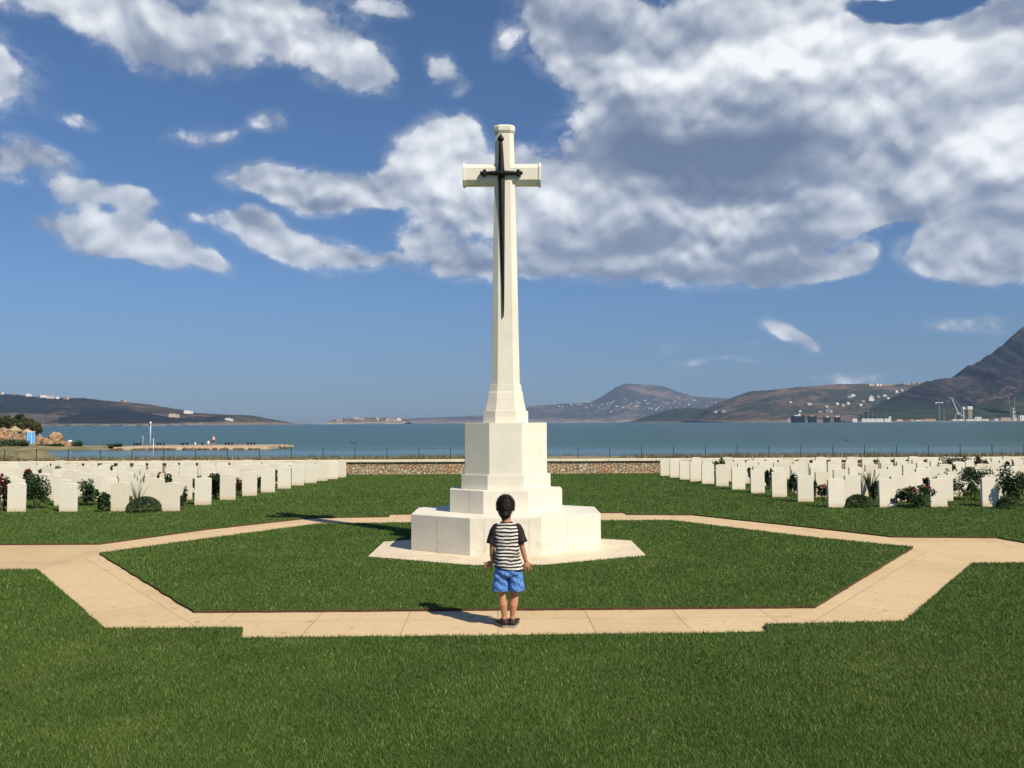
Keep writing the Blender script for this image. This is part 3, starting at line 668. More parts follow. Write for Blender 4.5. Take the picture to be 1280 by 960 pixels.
# ------------------------------------------------------------------ the boy
BO = G(634, 783, PZ)
boy = empty('person', BO)
tag(boy, 'small boy seen from behind in striped shirt and blue shorts standing on the paved path', 'person')
skin = simple('skin', (.50, .25, .14), (.43, .20, .11), 14, .5, .1, .002, spec=.35)
def hair_mat():
    mt, nt, b = newmat('dark brown hair'); b.inputs['Roughness'].default_value = .5; b.inputs['Specular IOR Level'].default_value = .3
    at = N(nt, 'ShaderNodeAttribute', attribute_name='tone'); c = ramp(nt, at.outputs['Fac'], [(0, (.010, .006, .005)), (1, (.035, .018, .012))])
    nt.links.new(c.outputs[0], b.inputs['Base Color']); return mt
hairm = hair_mat()
def stripe_mat():
    mt, nt, b = newmat('black and white striped jersey'); b.inputs['Roughness'].default_value = .85; b.inputs['Specular IOR Level'].default_value = .1
    tc = N(nt, 'ShaderNodeTexCoord'); sx = N(nt, 'ShaderNodeSeparateXYZ'); nt.links.new(tc.outputs['Object'], sx.inputs[0])
    n1 = noise_n(nt, tc.outputs['Object'], 9, 3, .5)
    z = mth(nt, 'ADD', sx.outputs[2], mth(nt, 'MULTIPLY', mth(nt, 'SUBTRACT', n1.outputs['Fac'], .5), .034))
    z = mth(nt, 'ADD', z, mth(nt, 'MULTIPLY', sx.outputs[0], .035))
    fr = mth(nt, 'FRACT', mth(nt, 'MULTIPLY', z, 1 / .0285)); k = mth(nt, 'ABSOLUTE', mth(nt, 'SUBTRACT', fr, .5))
    c = mixc(nt, mapr(nt, k, .235, .265), (.66, .62, .56), (.022, .020, .022))
    nt.links.new(c, b.inputs['Base Color']); n2 = noise_n(nt, tc.outputs['Object'], 22, 3, .5, 1.0); bump_n(nt, n2.outputs['Fac'], .5, .012, b); return mt
stripes = stripe_mat()
sleevem = simple('dark grey sleeve jersey', (.028, .024, .026), (.016, .014, .016), 20, .85, .3, .01, spec=.15)
def denim():
    mt, nt, b = newmat('blue cotton shorts'); b.inputs['Roughness'].default_value = .8; b.inputs['Specular IOR Level'].default_value = .15
    tc = N(nt, 'ShaderNodeTexCoord'); n1 = noise_n(nt, tc.outputs['Object'], 10, 5, .6, .6); n3 = noise_n(nt, tc.outputs['Object'], 16, 2, .5, 1.5)
    c = ramp(nt, n1.outputs['Fac'], [(.3, (.075, .19, .50)), (.7, (.12, .26, .62))]); sx = N(nt, 'ShaderNodeSeparateXYZ'); nt.links.new(tc.outputs['Object'], sx.inputs[0]); k = mth(nt, 'ABSOLUTE', mth(nt, 'SUBTRACT', sx.outputs[2], .327)); ks = mth(nt, 'ABSOLUTE', mth(nt, 'SUBTRACT', sx.outputs[0], .0135))
    cc_ = mixc(nt, mapr(nt, mth(nt, 'MINIMUM', k, ks), .0028, .001, 0, .55), c.outputs[0], (.03, .08, .25)); cc_ = mixc(nt, mapr(nt, n3.outputs['Fac'], .55, .75, 0, .3), cc_, (.16, .32, .66)); nt.links.new(cc_, b.inputs['Base Color'])
    bump_n(nt, n3.outputs['Fac'], .8, .03, b); return mt
denimm = denim()
shoem = simple('black trainer fabric', (.02, .018, .018), (.01, .01, .01), 30, .6, .3, .004)
shoered = simple('dark maroon trainer trim', (.045, .014, .014), rough=.6)
solem = simple('grey rubber sole', (.30, .28, .25), (.2, .19, .17), 20, .7)

def slim(v):
    x, y, z = v; sg = 1 if x > 0 else -1
    if z > .95: return Vector((Hd.x + (x - Hd.x) * .95, Hd.y + (y - Hd.y) * .95, 1.095 + (z - 1.095) * .985))
    if z > .55: return Vector((x * .90, y, z))
    if abs(x) > .118 and z > .40 and abs(y) < .2 and z < .55: return Vector((x - sg * .015, y, z))
    if z > .46: t = (z - .46) / .09; return Vector((x * (1 - .10 * t) if z > .5 else x * .955, y, z))
    return Vector((x, y, z))
def slim_obj(o):
    for v in o.data.vertices: v.co = slim(v.co)
    return o
# body : tapered limbs fused into one skin
mb = MB()
Hd = Vector((-.010, .012, 1.008))
mb.ball(Hd + Vector((0, 0, .012)), (.073, .090, .085), 24, 16)                       # skull
mb.ball(Hd + Vector((.004, .035, -.045)), (.052, .050, .050), 18, 12)                # jaw
mb.ball(Hd + Vector((.006, .093, -.022)), (.011, .016, .015), 10, 8)                 # nose
mb.ball(Hd + Vector((.006, .080, -.052)), (.021, .010, .010), 10, 8)                 # lips
mb.ball(Hd + Vector((-.026, .076, .004)), (.015, .010, .008), 10, 6); mb.ball(Hd + Vector((.038, .074, .004)), (.015, .010, .008), 10, 6)
for s_ in (-1, 1): mb.ball(Hd + Vector((s_ * .076, .004, -.018)), (.010, .017, .026), 10, 8)   # ears
mb.tube([Hd + Vector((0, -.005, -.03)), (-.006, .0, .925), (-.004, .0, .88), (-.003, .0, .845)], [.048, .042, .043, .055], 16)
mb.tube([(-.10, 0, .812), (-.05, 0, .822), (0, 0, .826), (.05, 0, .822), (.10, 0, .812)], [.032, .034, .038, .034, .032], 14)
mb.rings([[(rx * cos(a) + cx, ry * sin(a) + cy, z) for a in np.linspace(0, 2 * PI, 25)[:-1]] for z, rx, ry, cx, cy in
          ((.43, .03, .035, .012, 0), (.46, .08, .05, .012, 0), (.50, .094, .062, .01, 0), (.56, .090, .066, .006, 0), (.64, .088, .064, .002, .002), (.72, .096, .066, 0, .002), (.79, .098, .060, 0, 0), (.835, .07, .048, 0, 0))])
JL = [(-.108, 0, .822), (-.128, -.004, .75), (-.138, -.012, .672), (-.138, .012, .60), (-.134, .034, .535)]
JR = [(.108, 0, .822), (.126, -.004, .75), (.142, -.012, .678), (.160, .002, .61), (.178, .016, .548)]
for J in (JL, JR): mb.tube(J, [.036, .032, .025, .0255, .0175], 14)
def hand(J, dirn, side, spread):
    w_ = Vector(J[-1]); d = Vector(dirn).normalized(); nrm = Vector((0, -1, 0)); lat = d.cross(nrm).normalized()
    pc = w_ + d * .030; mb.tube([w_ - d * .01, w_ + d * .012, w_ + d * .034, w_ + d * .056], [.0165, .020, .026, .024], 12, sy=.55)
    for k, (off, L, sp) in enumerate(((-.019, .042, -.30), (-.0065, .050, -.08), (.0065, .046, .14), (.0185, .036, .38))):
        b0 = w_ + d * .050 + lat * off; fd = (d + lat * sp * spread).normalized()
        p1 = b0 + fd * L * .5; fd2 = (fd + Vector((0, .35, 0)) * .6).normalized(); p2 = p1 + fd2 * L * .5; mb.tube([b0 - fd * .014, b0, p1, p2], [.0068, .0068, .0062, .0045], 8)
    ts = -side; b0 = w_ + d * .018 + lat * (-.018); td = (d * .75 - lat * .95).normalized(); p1 = b0 + td * .026; p2 = p1 + (td + d * .4).normalized() * .022
    mb.tube([b0 - td * .006, b0, p1, p2], [.009, .0085, .0072, .005], 8)
hand(JL, (-.90, .05, -.42), -1, 1.1)
hand(JR, (.12, .10, -.95), 1, 1.6)
for s_, hx, kx, ax in ((-1, -.048, -.036, -.026), (1, .062, .062, .046)):
    mb.tube([(hx, 0, .43), (hx + .004 * s_, .0, .36), (kx, .004, .285), (kx - .001, -.006, .225), (kx * .5 + ax * .5, -.012, .185), (ax, 0, .09), (ax, .0, .04)], [.054, .050, .036, .034, .0355, .021, .024], 16)
    fx = -.06 if s_ < 0 else .025; d = Vector((fx, .10, 0)); mb.tube([(ax, -.022, .030), (ax, 0, .034), (ax + d.x * .5, .05, .026), (ax + d.x, .105, .02)], [.020, .026, .026, .020], 12)
body = slim_obj(remeshed(mb, 'body', skin, .0034, boy, 5))
eyes = simple('eye white', (.7, .68, .65), rough=.2); 
for sx_ in (-.026, .038):
    q = MB(); q.ball(Hd + Vector((sx_, .084, .003)), (.010, .006, .006), 10, 8); q.build('eye', eyes, boy, True)

# hair : a cap of the right outline plus many short locks
hair_root = None
def hair_dir(t, a): return Vector((sin(t) * cos(a), sin(t) * sin(a), cos(t)))
hb = MB()
capc = Hd + Vector((0, -.004, .018))
hb.ball(capc, (.080, .094, .082), 26, 18); hb.ball(Hd + Vector((-.004, -.036, -.035)), (.060, .050, .052), 20, 12)
hb.ball(Hd + Vector((-.003, -.030, -.068)), (.040, .034, .035), 16, 10)
hair = remeshed(hb, 'hair', hairm, .005, boy, 3, post=lambda c: (c if c.y < Hd.y + .055 or c.z > Hd.z + .038 else Vector((Hd.x + (c.x - Hd.x) * .80, Hd.y + (c.y - Hd.y) * .80, c.z))))
a_ = hair.data.attributes.new('tone', 'FLOAT', 'POINT'); a_.data.foreach_set('value', [.2] * len(hair.data.vertices))
V = []; Fc = []; T = []
vs_ = [v for v in hair.data.vertices]
crown = Hd + Vector((.006, -.035, .085))
for _ in range(6500):
    v = random.choice(vs_); p = v.co; n_ = v.normal
    if p.y > Hd.y + .03 and p.z < Hd.z + .045: continue
    if p.z < Hd.z - .10: continue
    d = (p - crown); d.z -= .05; d = d - n_ * d.dot(n_)
    if d.length < 1e-4: continue
    d = (d.normalized() + Vector((random.gauss(0, .28), random.gauss(0, .28), random.gauss(0, .2)))).normalized()
    L = random.uniform(.018, .034); q0 = p - n_ * .003; q1 = p + d * L * .5 + n_ * random.uniform(.002, .006); q2 = p + d * L + n_ * random.uniform(-.001, .006)
    sd_ = d.cross(n_).normalized() * random.uniform(.0009, .0017); b = len(V)
    V += [q0 - sd_, q0 + sd_, q1 - sd_, q1 + sd_, q2]; Fc += [(b, b + 1, b + 3, b + 2), (b + 2, b + 3, b + 4)]; T += [random.random()] * 5
me = bpy.data.meshes.new('hair_locks'); me.from_pydata([tuple(v) for v in V], [], Fc); me.materials.append(hairm)
a_ = me.attributes.new('tone', 'FLOAT', 'POINT'); a_.data.foreach_set('value', T); locks = link('hair_locks', me, hair); slim_obj(hair); slim_obj(locks)

# shirt : torso tube with slack folds, hem lower on the right
def folds(p, amp, sc=1.0, seed=0):
    q = Vector((p.x * 14 * sc + seed, p.y * 10 * sc, p.z * 18 * sc)); return (mnoise.noise(q) + .5 * mnoise.noise(q * 2.1)) * amp
mb = MB(); rs = []
prof = [(.500, .127, .112, .014), (.506, .129, .114, .013), (.54, .126, .108, .010), (.58, .119, .098, .007), (.62, .115, .089, .004), (.66, .113, .085, .002), (.70, .115, .085, 0), (.74, .118, .083, 0), (.775, .121, .079, 0), (.805, .123, .074, 0), (.830, .117, .068, 0), (.848, .096, .062, 0), (.862, .068, .057, -.002), (.872, .052, .052, -.003)]
zi = [p[0] for p in prof]
for z in np.linspace(.500, .872, 60):
    rx, ry, cx = [float(np.interp(z, zi, [p[k] for p in prof])) for k in (1, 2, 3)]
    ring = []
    for a in np.linspace(0, 2 * PI, 73)[:-1]:
        c_, s_ = cos(a), sin(a); e = 2 / 2.5
        x = rx * math.copysign(abs(c_) ** e, c_) + cx; y = ry * math.copysign(abs(s_) ** e, s_)
        t = max(0, (.60 - z) / .10); zz = z - t * x * .16 - t * .004
        p = Vector((x, y, zz)); f_ = folds(p, .006 * min(1, (.86 - z) / .06 + .1)); slack = .007 * math.exp(-((z - .60) / .05) ** 2) * sin(z * 260 + 3 * sin(a * 2) + x * 25)
        k = 1 + (f_ + slack) / max(rx, .05); ring.append((cx + (x - cx) * k, y * k, zz))
    rs.append(ring)
n = 72
mb.rings(rs, closed=False)
shirt = mb.build('shirt', stripes, boy, True)
for v in shirt.data.vertices: v.co.x *= .90 + .055 * min(1, max(0, (.57 - v.co.z) / .08))
for J, nm in ((JL, -1), (JR, 1)):
    q = MB(); pts = [Vector((nm * .075, 0, .842)), Vector((nm * .098, 0, .826)), Vector((nm * .113, -.001, .800)), Vector(J[1]) + Vector((nm * .004, 0, .0)), Vector(J[2]) + Vector((nm * .006, 0, .022))]
    pp = []; rr = []
    for i in range(len(pts) - 1):
        for t in (0, .25, .5, .75): pp.append(pts[i].lerp(pts[i + 1], t)); r0_, r1_ = [.034, .044, .047, .045, .048][i:i + 2]; rr.append(r0_ * (1 - t) + r1_ * t)
    pp.append(pts[-1]); rr.append(.048)
    q.tube(pp, rr, 22); q.v = [tuple(Vector(v) + Vector((folds(Vector(v), .005, 1, 4), folds(Vector(v), .005, 1, 9), 0))) for v in q.v]
    so_ = q.build('sleeve', sleevem, shirt, True)
    for v in so_.data.vertices: v.co.x *= .905
q = MB(); q.rings([[(rx * cos(a) - .003, rx * .97 * sin(a), z) for a in np.linspace(0, 2 * PI, 33)[:-1]] for rx, z in ((.054, .866), (.054, .877), (.0455, .881), (.045, .868))], closed=False); q.build('collar', sleevem, shirt, True)

# shorts
mb = MB()
mb.rings([[(rx * math.copysign(abs(cos(a)) ** .85, cos(a)) + cx, ry * math.copysign(abs(sin(a)) ** .85, sin(a)) + cy, z) for a in np.linspace(0, 2 * PI, 33)[:-1]] for z, rx, ry, cx, cy in
          ((.425, .118, .092, .013, 0), (.45, .122, .100, .013, -.006), (.48, .117, .097, .012, -.006), (.51, .106, .088, .011, -.002), (.55, .092, .076, .008, 0), (.56, .088, .072, .008, 0))])
for s_, x0, x1 in ((-1, -.048, -.054), (1, .071, .082)):
    rr = []
    for z, hw, hd in ((.304, .0695, .083), (.34, .068, .083), (.40, .066, .085), (.45, .062, .082), (.48, .05, .06)):
        cx = np.interp(z, [.304, .45], [x1, x0]); rr.append([(cx + hw * math.copysign(abs(cos(a)) ** .8, cos(a)), hd * math.copysign(abs(sin(a)) ** .8, sin(a)) - .002, z) for a in np.linspace(0, 2 * PI, 29)[:-1]])
    mb.rings(rr)
def pf(c):
    n_ = Vector((c.x - .013, c.y, 0)); L = n_.length
    if L > 1e-5: n_ /= L
    f_ = folds(c, .007, .8, 2) + .004 * sin(c.z * 90 + c.x * 60) * (1 if c.y < 0 else .4); g_ = -.004 * math.exp(-((c.x - .014) / .010) ** 2) * (1 if c.y < 0 else 0) * min(1, max(0, (.53 - c.z) / .05))
    c = c + n_ * f_; c.y -= g_; return c
remeshed(mb, 'shorts', denimm, .0045, boy, 3, pf)
# shoes
for s_, ax, fx in ((-1, -.026, -.055), (1, .046, .022)):
    q = MB(); d = Vector((fx, .13, 0)).normalized(); lat = Vector((d.y, -d.x, 0)); rs = []
    for t, hw, h in ((-.052, .020, .040), (-.046, .031, .056), (-.02, .035, .064), (.02, .036, .062), (.06, .039, .050), (.10, .041, .040), (.135, .034, .034), (.15, .018, .026)):
        c = Vector((ax, -.004, 0)) + d * t; rs.append([c + lat * hw * cos(a) + Vector((0, 0, .016 + (h - .016) * max(0, sin(a)) ** .7)) for a in np.linspace(0, PI, 13)])
    q.rings(rs); sh = q.build('shoe', shoem, boy, True)
    q = MB(); rs = []
    for t, hw in ((-.056, .018), (-.05, .034), (-.02, .038), (.02, .039), (.06, .042), (.10, .044), (.14, .036), (.156, .018)):
        c = Vector((ax, -.004, 0)) + d * t; rs.append([c - lat * hw, c + lat * hw, c + lat * hw + Vector((0, 0, .020)), c - lat * hw + Vector((0, 0, .020))])
    q.rings(rs); q.build('sole', solem, sh)
    q = MB(); c = Vector((ax, -.004, .058)); q.rings([[c + lat * .036 * k * cos(a) + d * .040 * k * sin(a) + Vector((0, 0, dz)) for a in np.linspace(0, 2 * PI, 21)[:-1]] for k, dz in ((1, -.012), (1.0, .006), (.86, .010), (.8, -.01))], closed=False); q.build('cuff', shoered, sh, True)
    q = MB(); c = Vector((ax, -.004, .040)) - d * .05; q.tube([c - lat * .022, c - d * .004, c + lat * .022], .006, 6); q.build('heel_strap', shoered, sh, True)
    if s_ > 0:
        q = MB(); c = Vector((ax, -.004, .062)) + lat * .034; q.tube([c, c + lat * .018 + Vector((0, 0, .004)), c + lat * .03], [.005, .009, .004], 8); q.build('buckle_tab', shoem, sh, True)

# ------------------------------------------------------------------ shore, sea
SEA = -1.5
def sm(a, b, x):
    t = min(1, max(0, (x - a) / (b - a))); return t * t * (3 - 2 * t)
def shore_h(x, Y):
    z = float(np.interp(Y, [0, 28.9, 45, 60, 72, 80, 84, 100, 160], [-.12, -.12, -.36, -.80, -1.18, -1.42, -1.62, -2.3, -3.2]))
    n_ = mnoise.noise(Vector((x * .15, Y * .15, 0))) * .16 + mnoise.noise(Vector((x * .6, Y * .6, 3))) * .06
    if Y > 30: z += n_ * sm(30, 36, Y) * .6
    z = max(z, -3 + (2.05 + n_) * sm(-.51 * Y, -.555 * Y, x + n_ * 10) * sm(215, 175, Y)) if Y > 76 else z
    sp = sm(-46, -54, x) * sm(107, 110.5, Y + n_ * 4) * sm(127, 122, Y); z = max(z, -3 + (1.78 + n_ * .6) * sp)
    return z
mb = MB(); X = np.arange(-260, 241, 2.0); Ys = np.concatenate([[-60, -20, 28.85], np.arange(30, 200, 1.6)]); vs = []
for Y in Ys:
    for x in X: vs.append((x, Y, shore_h(x, Y)))
nx = len(X); mb.add(vs, [(j * nx + i, j * nx + i + 1, (j + 1) * nx + i + 1, (j + 1) * nx + i) for j in range(len(Ys) - 1) for i in range(nx - 1)])
def shore_mat():
    mt, nt, b = newmat('sandy shore'); b.inputs['Roughness'].default_value = .95
    tc = N(nt, 'ShaderNodeTexCoord'); o = tc.outputs['Object']; n1 = noise_n(nt, o, .25, 6, .65, .5); n2 = noise_n(nt, o, 3, 6, .7)
    c = ramp(nt, n1.outputs['Fac'], [(.35, (.36, .27, .15)), (.48, (.24, .20, .09)), (.58, (.10, .12, .04)), (.72, (.20, .14, .07))]).outputs[0]
    c = mixc(nt, mapr(nt, n2.outputs['Fac'], .4, .7, 0, .5), c, (.14, .10, .05)); nt.links.new(c, b.inputs['Base Color']); bump_n(nt, n2.outputs['Fac'], .6, .1, b); return mt
tag(mb.build('shore', shore_mat(), smooth=True), kind='structure')

def water_mat():
    mt, nt, b = newmat('sea water'); b.inputs['Roughness'].default_value = .2; b.inputs['IOR'].default_value = 1.33; b.inputs['Specular IOR Level'].default_value = .3
    tc = N(nt, 'ShaderNodeTexCoord'); o = tc.outputs['Object']
    mp = N(nt, 'ShaderNodeMapping'); mp.inputs['Scale'].default_value = (.25, 1, 1); nt.links.new(o, mp.inputs[0])
    n1 = noise_n(nt, mp.outputs[0], .012, 4, .6, .3); sx = N(nt, 'ShaderNodeSeparateXYZ'); nt.links.new(o, sx.inputs[0])
    far = mapr(nt, mth(nt, 'LOGARITHM', mth(nt, 'MAXIMUM', sx.outputs[1], 10.0), 10.0), 1.95, 3.4)     # metres offshore, on a log scale: shallows to deep
    side = mapr(nt, mth(nt, 'DIVIDE', sx.outputs[0], mth(nt, 'MAXIMUM', sx.outputs[1], 50.0)), -.3, .5)      # the bay is bluer to the west, greener towards the harbour
    c = mixc(nt, far, (.052, .110, .100), mixc(nt, side, (.005, .036, .072), (.016, .054, .058)))
    c = mixc(nt, mapr(nt, n1.outputs['Fac'], .42, .60, 0, .6), c, (.020, .095, .100))
    mp3 = N(nt, 'ShaderNodeMapping'); mp3.inputs['Scale'].default_value = (.06, 1, 1); nt.links.new(o, mp3.inputs[0]); n3 = noise_n(nt, mp3.outputs[0], .045, 4, .6)
    c = mixc(nt, mapr(nt, n3.outputs['Fac'], .46, .58, 0, .6), c, (.010, .060, .058))
    nt.links.new(c, b.inputs['Base Color'])
    mp2 = N(nt, 'ShaderNodeMapping'); mp2.inputs['Scale'].default_value = (.45, 1, 1); nt.links.new(o, mp2.inputs[0])
    nb = noise_n(nt, mp2.outputs[0], .9, 6, .62); nb2 = noise_n(nt, mp2.outputs[0], .06, 3, .6); hh = mth(nt, 'ADD', nb.outputs['Fac'], mth(nt, 'MULTIPLY', nb2.outputs['Fac'], 2.5))
    bp = bump_n(nt, hh, .8, 1.8, b); nt.links.new(mapr(nt, sx.outputs[1], 100, 125, .05, .9), bp.inputs['Strength']); return mt
mb = MB(); mb.add([(-15500, -150, SEA), (15500, -150, SEA), (15500, 15500, SEA), (-15500, 15500, SEA)], [(0, 1, 2, 3)])
tag(mb.build('sea', water_mat()), kind='structure')

# scrub between wall and beach
def scrub(n):
    V = []; Fc = []; T = []
    for _ in range(n):
        Y = random.uniform(31, 80); x = random.uniform(-.64, .64) * Y
        if mnoise.noise(Vector((x * .11, Y * .2, 5))) < -.02: continue
        z = shore_h(x, Y); hgt = random.uniform(.12, .42) * (1 if random.random() < .9 else 1.5)
        for k in range(6):
            a = random.random() * 2 * PI; p = Vector((x + random.gauss(0, .16), Y + random.gauss(0, .16), z)); tip = p + Vector((cos(a) * .12, sin(a) * .12, hgt * random.uniform(.5, 1))); s_ = Vector((cos(a + 1.5), sin(a + 1.5), 0)) * random.uniform(.012, .03)
            b = len(V); V += [p - s_, p + s_, tip]; Fc.append((b, b + 1, b + 2)); T += [random.random()] * 3
    me = bpy.data.meshes.new('scrub'); me.from_pydata([tuple(v) for v in V], [], Fc)
    me.materials.append(leaf_mat('dry coastal scrub', (.26, .20, .09), (.07, .08, .03))); a_ = me.attributes.new('tone', 'FLOAT', 'POINT'); a_.data.foreach_set('value', T)
    tag(link('scrub', me), 'dry grass and low scrub between the wall and the water', 'scrub', kind='stuff')
scrub(9000)

# fence
FY = 45.0
metal = simple('dark green metal', (.05, .07, .065), rough=.5, metal=.3)
fence = empty('wire_fence', (0, FY, -.36)); tag(fence, 'thin dark metal post and wire fence beyond the stone wall along the shore', 'fence')
x = -33.0; k = 0; pm_ = None
while x < 33:
    if pm_ is None:
        q = MB(); q.box((0, 0, .32), (.016, .016, .46)); q.box((0, 0, .79), (.022, .022, .012)); pm_ = q.build('post', metal, fence); pm_.location.x = x
    else:
        c = pm_.copy(); col.objects.link(c); c.location.x = x
    x += 1.655
for z in (.10, .42, .74):
    q = MB(); q.tube([(-33, 0, z), (33, 0, z)], .002, 5); q.build('wire', metal, fence)

# ------------------------------------------------------------------ pier and what stands on it
PY = 113.0
pierm = simple('pier concrete', (.50, .38, .26), (.36, .26, .16), .8, .9, .4, .05); rockm = simple('wet shore rock', (.20, .14, .09), (.08, .06, .04), 1.5, .9, .6, .1)
pa, pb = P(160, 556, PY).x, P(346, 557, PY).x
pier = empty('stone_pier', ((pa + pb) / 2, PY, SEA)); tag(pier, 'long low stone pier running out from the sandy spit', 'pier')
mb = MB(); n = 60; rs = []
for k in range(n + 1):
    x = (pa + (pb - pa) * k / n) - (pa + pb) / 2; j = mnoise.noise(Vector((x * .5, 0, 1))) * .25; h = .36 + mnoise.noise(Vector((x * .8, 7, 0))) * .03
    rs.append([(x, -4.6 + j, -.6), (x, -4.2 + j, h - .1), (x, -4.0 + j, h), (x, 5.5, h + .02), (x, 6.2, -.6)])
mb.rings(rs); mb.build('deck', pierm, pier)
for k in range(46):
    q = MB(); x = random.uniform(pa, pb) - (pa + pb) / 2; r_ = random.uniform(.14, .34); q.ball((x, -4.7 + random.uniform(-.2, .2), .02), (r_ * 1.4, r_, r_ * .8), 8, 5, jit=.2); q.build('edge_rock', rockm, pier)
def boulder(px, py, wpx, hpx, Y, label, mat, name='boulder', group=None):
    b_ = P(px, py, Y); w_ = wpx * Y / F / 2; h = hpx * Y / F; q = MB(); q.ball((0, 0, h * .4), (w_, w_ * .8, h * .62), 18, 12)
    o = None; q.v = [tuple(Vector(v) * (1 + .34 * mnoise.noise(Vector(v) * 1.6 + Vector((px, py, 0))) + .20 * mnoise.noise(Vector(v) * 4.5 + Vector((px, 0, 0))))) for v in q.v]
    o = q.build(name, mat); o.location = b_; return tag(o, label, 'rock', group)
orange = simple('orange sandstone', (.44, .28, .15), (.22, .14, .08), 1.2, .9, .8, .15)
for i, (px, w_) in enumerate(((352, 5), (357, 4), (361, 4), (365, 3))):
    boulder(px, 559.5, w_ + 2, 4.5, PY - 1 + i, 'pale rock at the outer tip of the pier', simple('pale pier rock', (.42, .34, .24), (.2, .16, .1), 2), group='rocks at the pier tip') if i == 0 else boulder(px, 559.5, w_ + 2, 4, PY - 1 + i, 'pale rock at the outer tip of the pier', bpy.data.materials['pale pier rock'], group='rocks at the pier tip')
ptop = SEA + .36
mp_ = None
for px in (168, 171.5, 175, 197, 200.5, 205, 227, 229.5, 234, 253, 282, 286, 290, 310, 314, 318):
    Y = 116.5 + random.uniform(-.4, .4)
    if mp_ is None:
        q = MB(); q.tube([(0, 0, 0), (0, 0, .2), (0, 0, .24), (0, 0, .32), (0, 0, .36)], [.11, .09, .17, .17, .08], 10); mp_ = o = q.build('mooring_post', simple('dark iron', (.03, .025, .025), rough=.6), None, True)
    else: o = mp_.copy(); col.objects.link(o)
    o.location = (P(px, 556, Y).x, Y, ptop); tag(o, 'dark stubby mooring post on the back edge of the pier', 'bollard', 'mooring posts along the pier')
whitep = simple('white paint', (.72, .73, .74), (.6, .6, .6), 4, .5); bluep = simple('pale blue paint', (.42, .56, .70), rough=.5)
o = empty('white_post', (P(244, 556, 115).x, 115, ptop)); tag(o, 'short white marker post on the pier', 'post')
q = MB(); q.tube([(0, 0, 0), (0, 0, .42)], [.09, .08], 10); q.build('shaft', whitep, o, True); q = MB(); q.tube([(0, 0, .42), (0, 0, .47)], [.11, .09], 10); q.build('cap', whitep, o, True)
# light mast
LY = 114.0; lx = P(188, 540, LY).x; o = empty('light_mast', (lx, LY, ptop)); tag(o, 'tall pale blue and white mast with a lamp on top standing on the pier', 'mast')
zt_ = P(188, 527, LY).z - ptop
q = MB(); q.tube([(0, 0, 0), (0, 0, zt_ * .6), (0, 0, zt_ * .92)], [.115, .095, .065], 12); q.build('pole', bluep, o, True)
q = MB(); q.box((-.1, 0, zt_ * .87), (.09, .09, .18)); q.build('control_box', simple('dark box', (.02, .025, .04)), o)
q = MB(); q.tube([(0, 0, zt_ * .92), (0, 0, zt_ * .94), (0, 0, zt_ * 1.0)], [.13, .16, .07], 12); q.build('lamp_housing', whitep, o, True)
q = MB(); q.tube([(-.45, 0, zt_ * .38), (.45, 0, zt_ * .38)], .035, 8); q.build('crossbar', metal, o)
for px, y0, y1, Y, c_, lb in ((178.5, 545, 558, 113, bluep, 'thin pale blue pole on the pier left of the tall mast'),):
    b_ = P(px, y1, Y); o = empty('thin_pole', (b_.x, Y, ptop)); tag(o, lb, 'pole'); h = P(px, y0, Y).z - ptop
    q = MB(); q.tube([(0, 0, 0), (0, 0, h)], [.035, .03], 8); q.build('shaft', c_, o, True); q = MB(); q.ball((0, 0, h), .05, 8, 6); q.build('cap', whitep, o, True)
b_ = P(191.5, 573.5, 78); o = empty('marker_rod', (b_.x, 78, shore_h(b_.x, 78))); h = P(191.5, 548, 78).z - o.location.z; tag(o, 'thin white rod standing at the edge of the near beach', 'rod')
q = MB(); q.tube([(0, 0, -.1), (0, 0, h)], [.028, .022], 8); q.build('shaft', whitep, o, True); q = MB(); q.ball((0, 0, h), .04, 8, 6); q.build('cap', whitep, o, True)

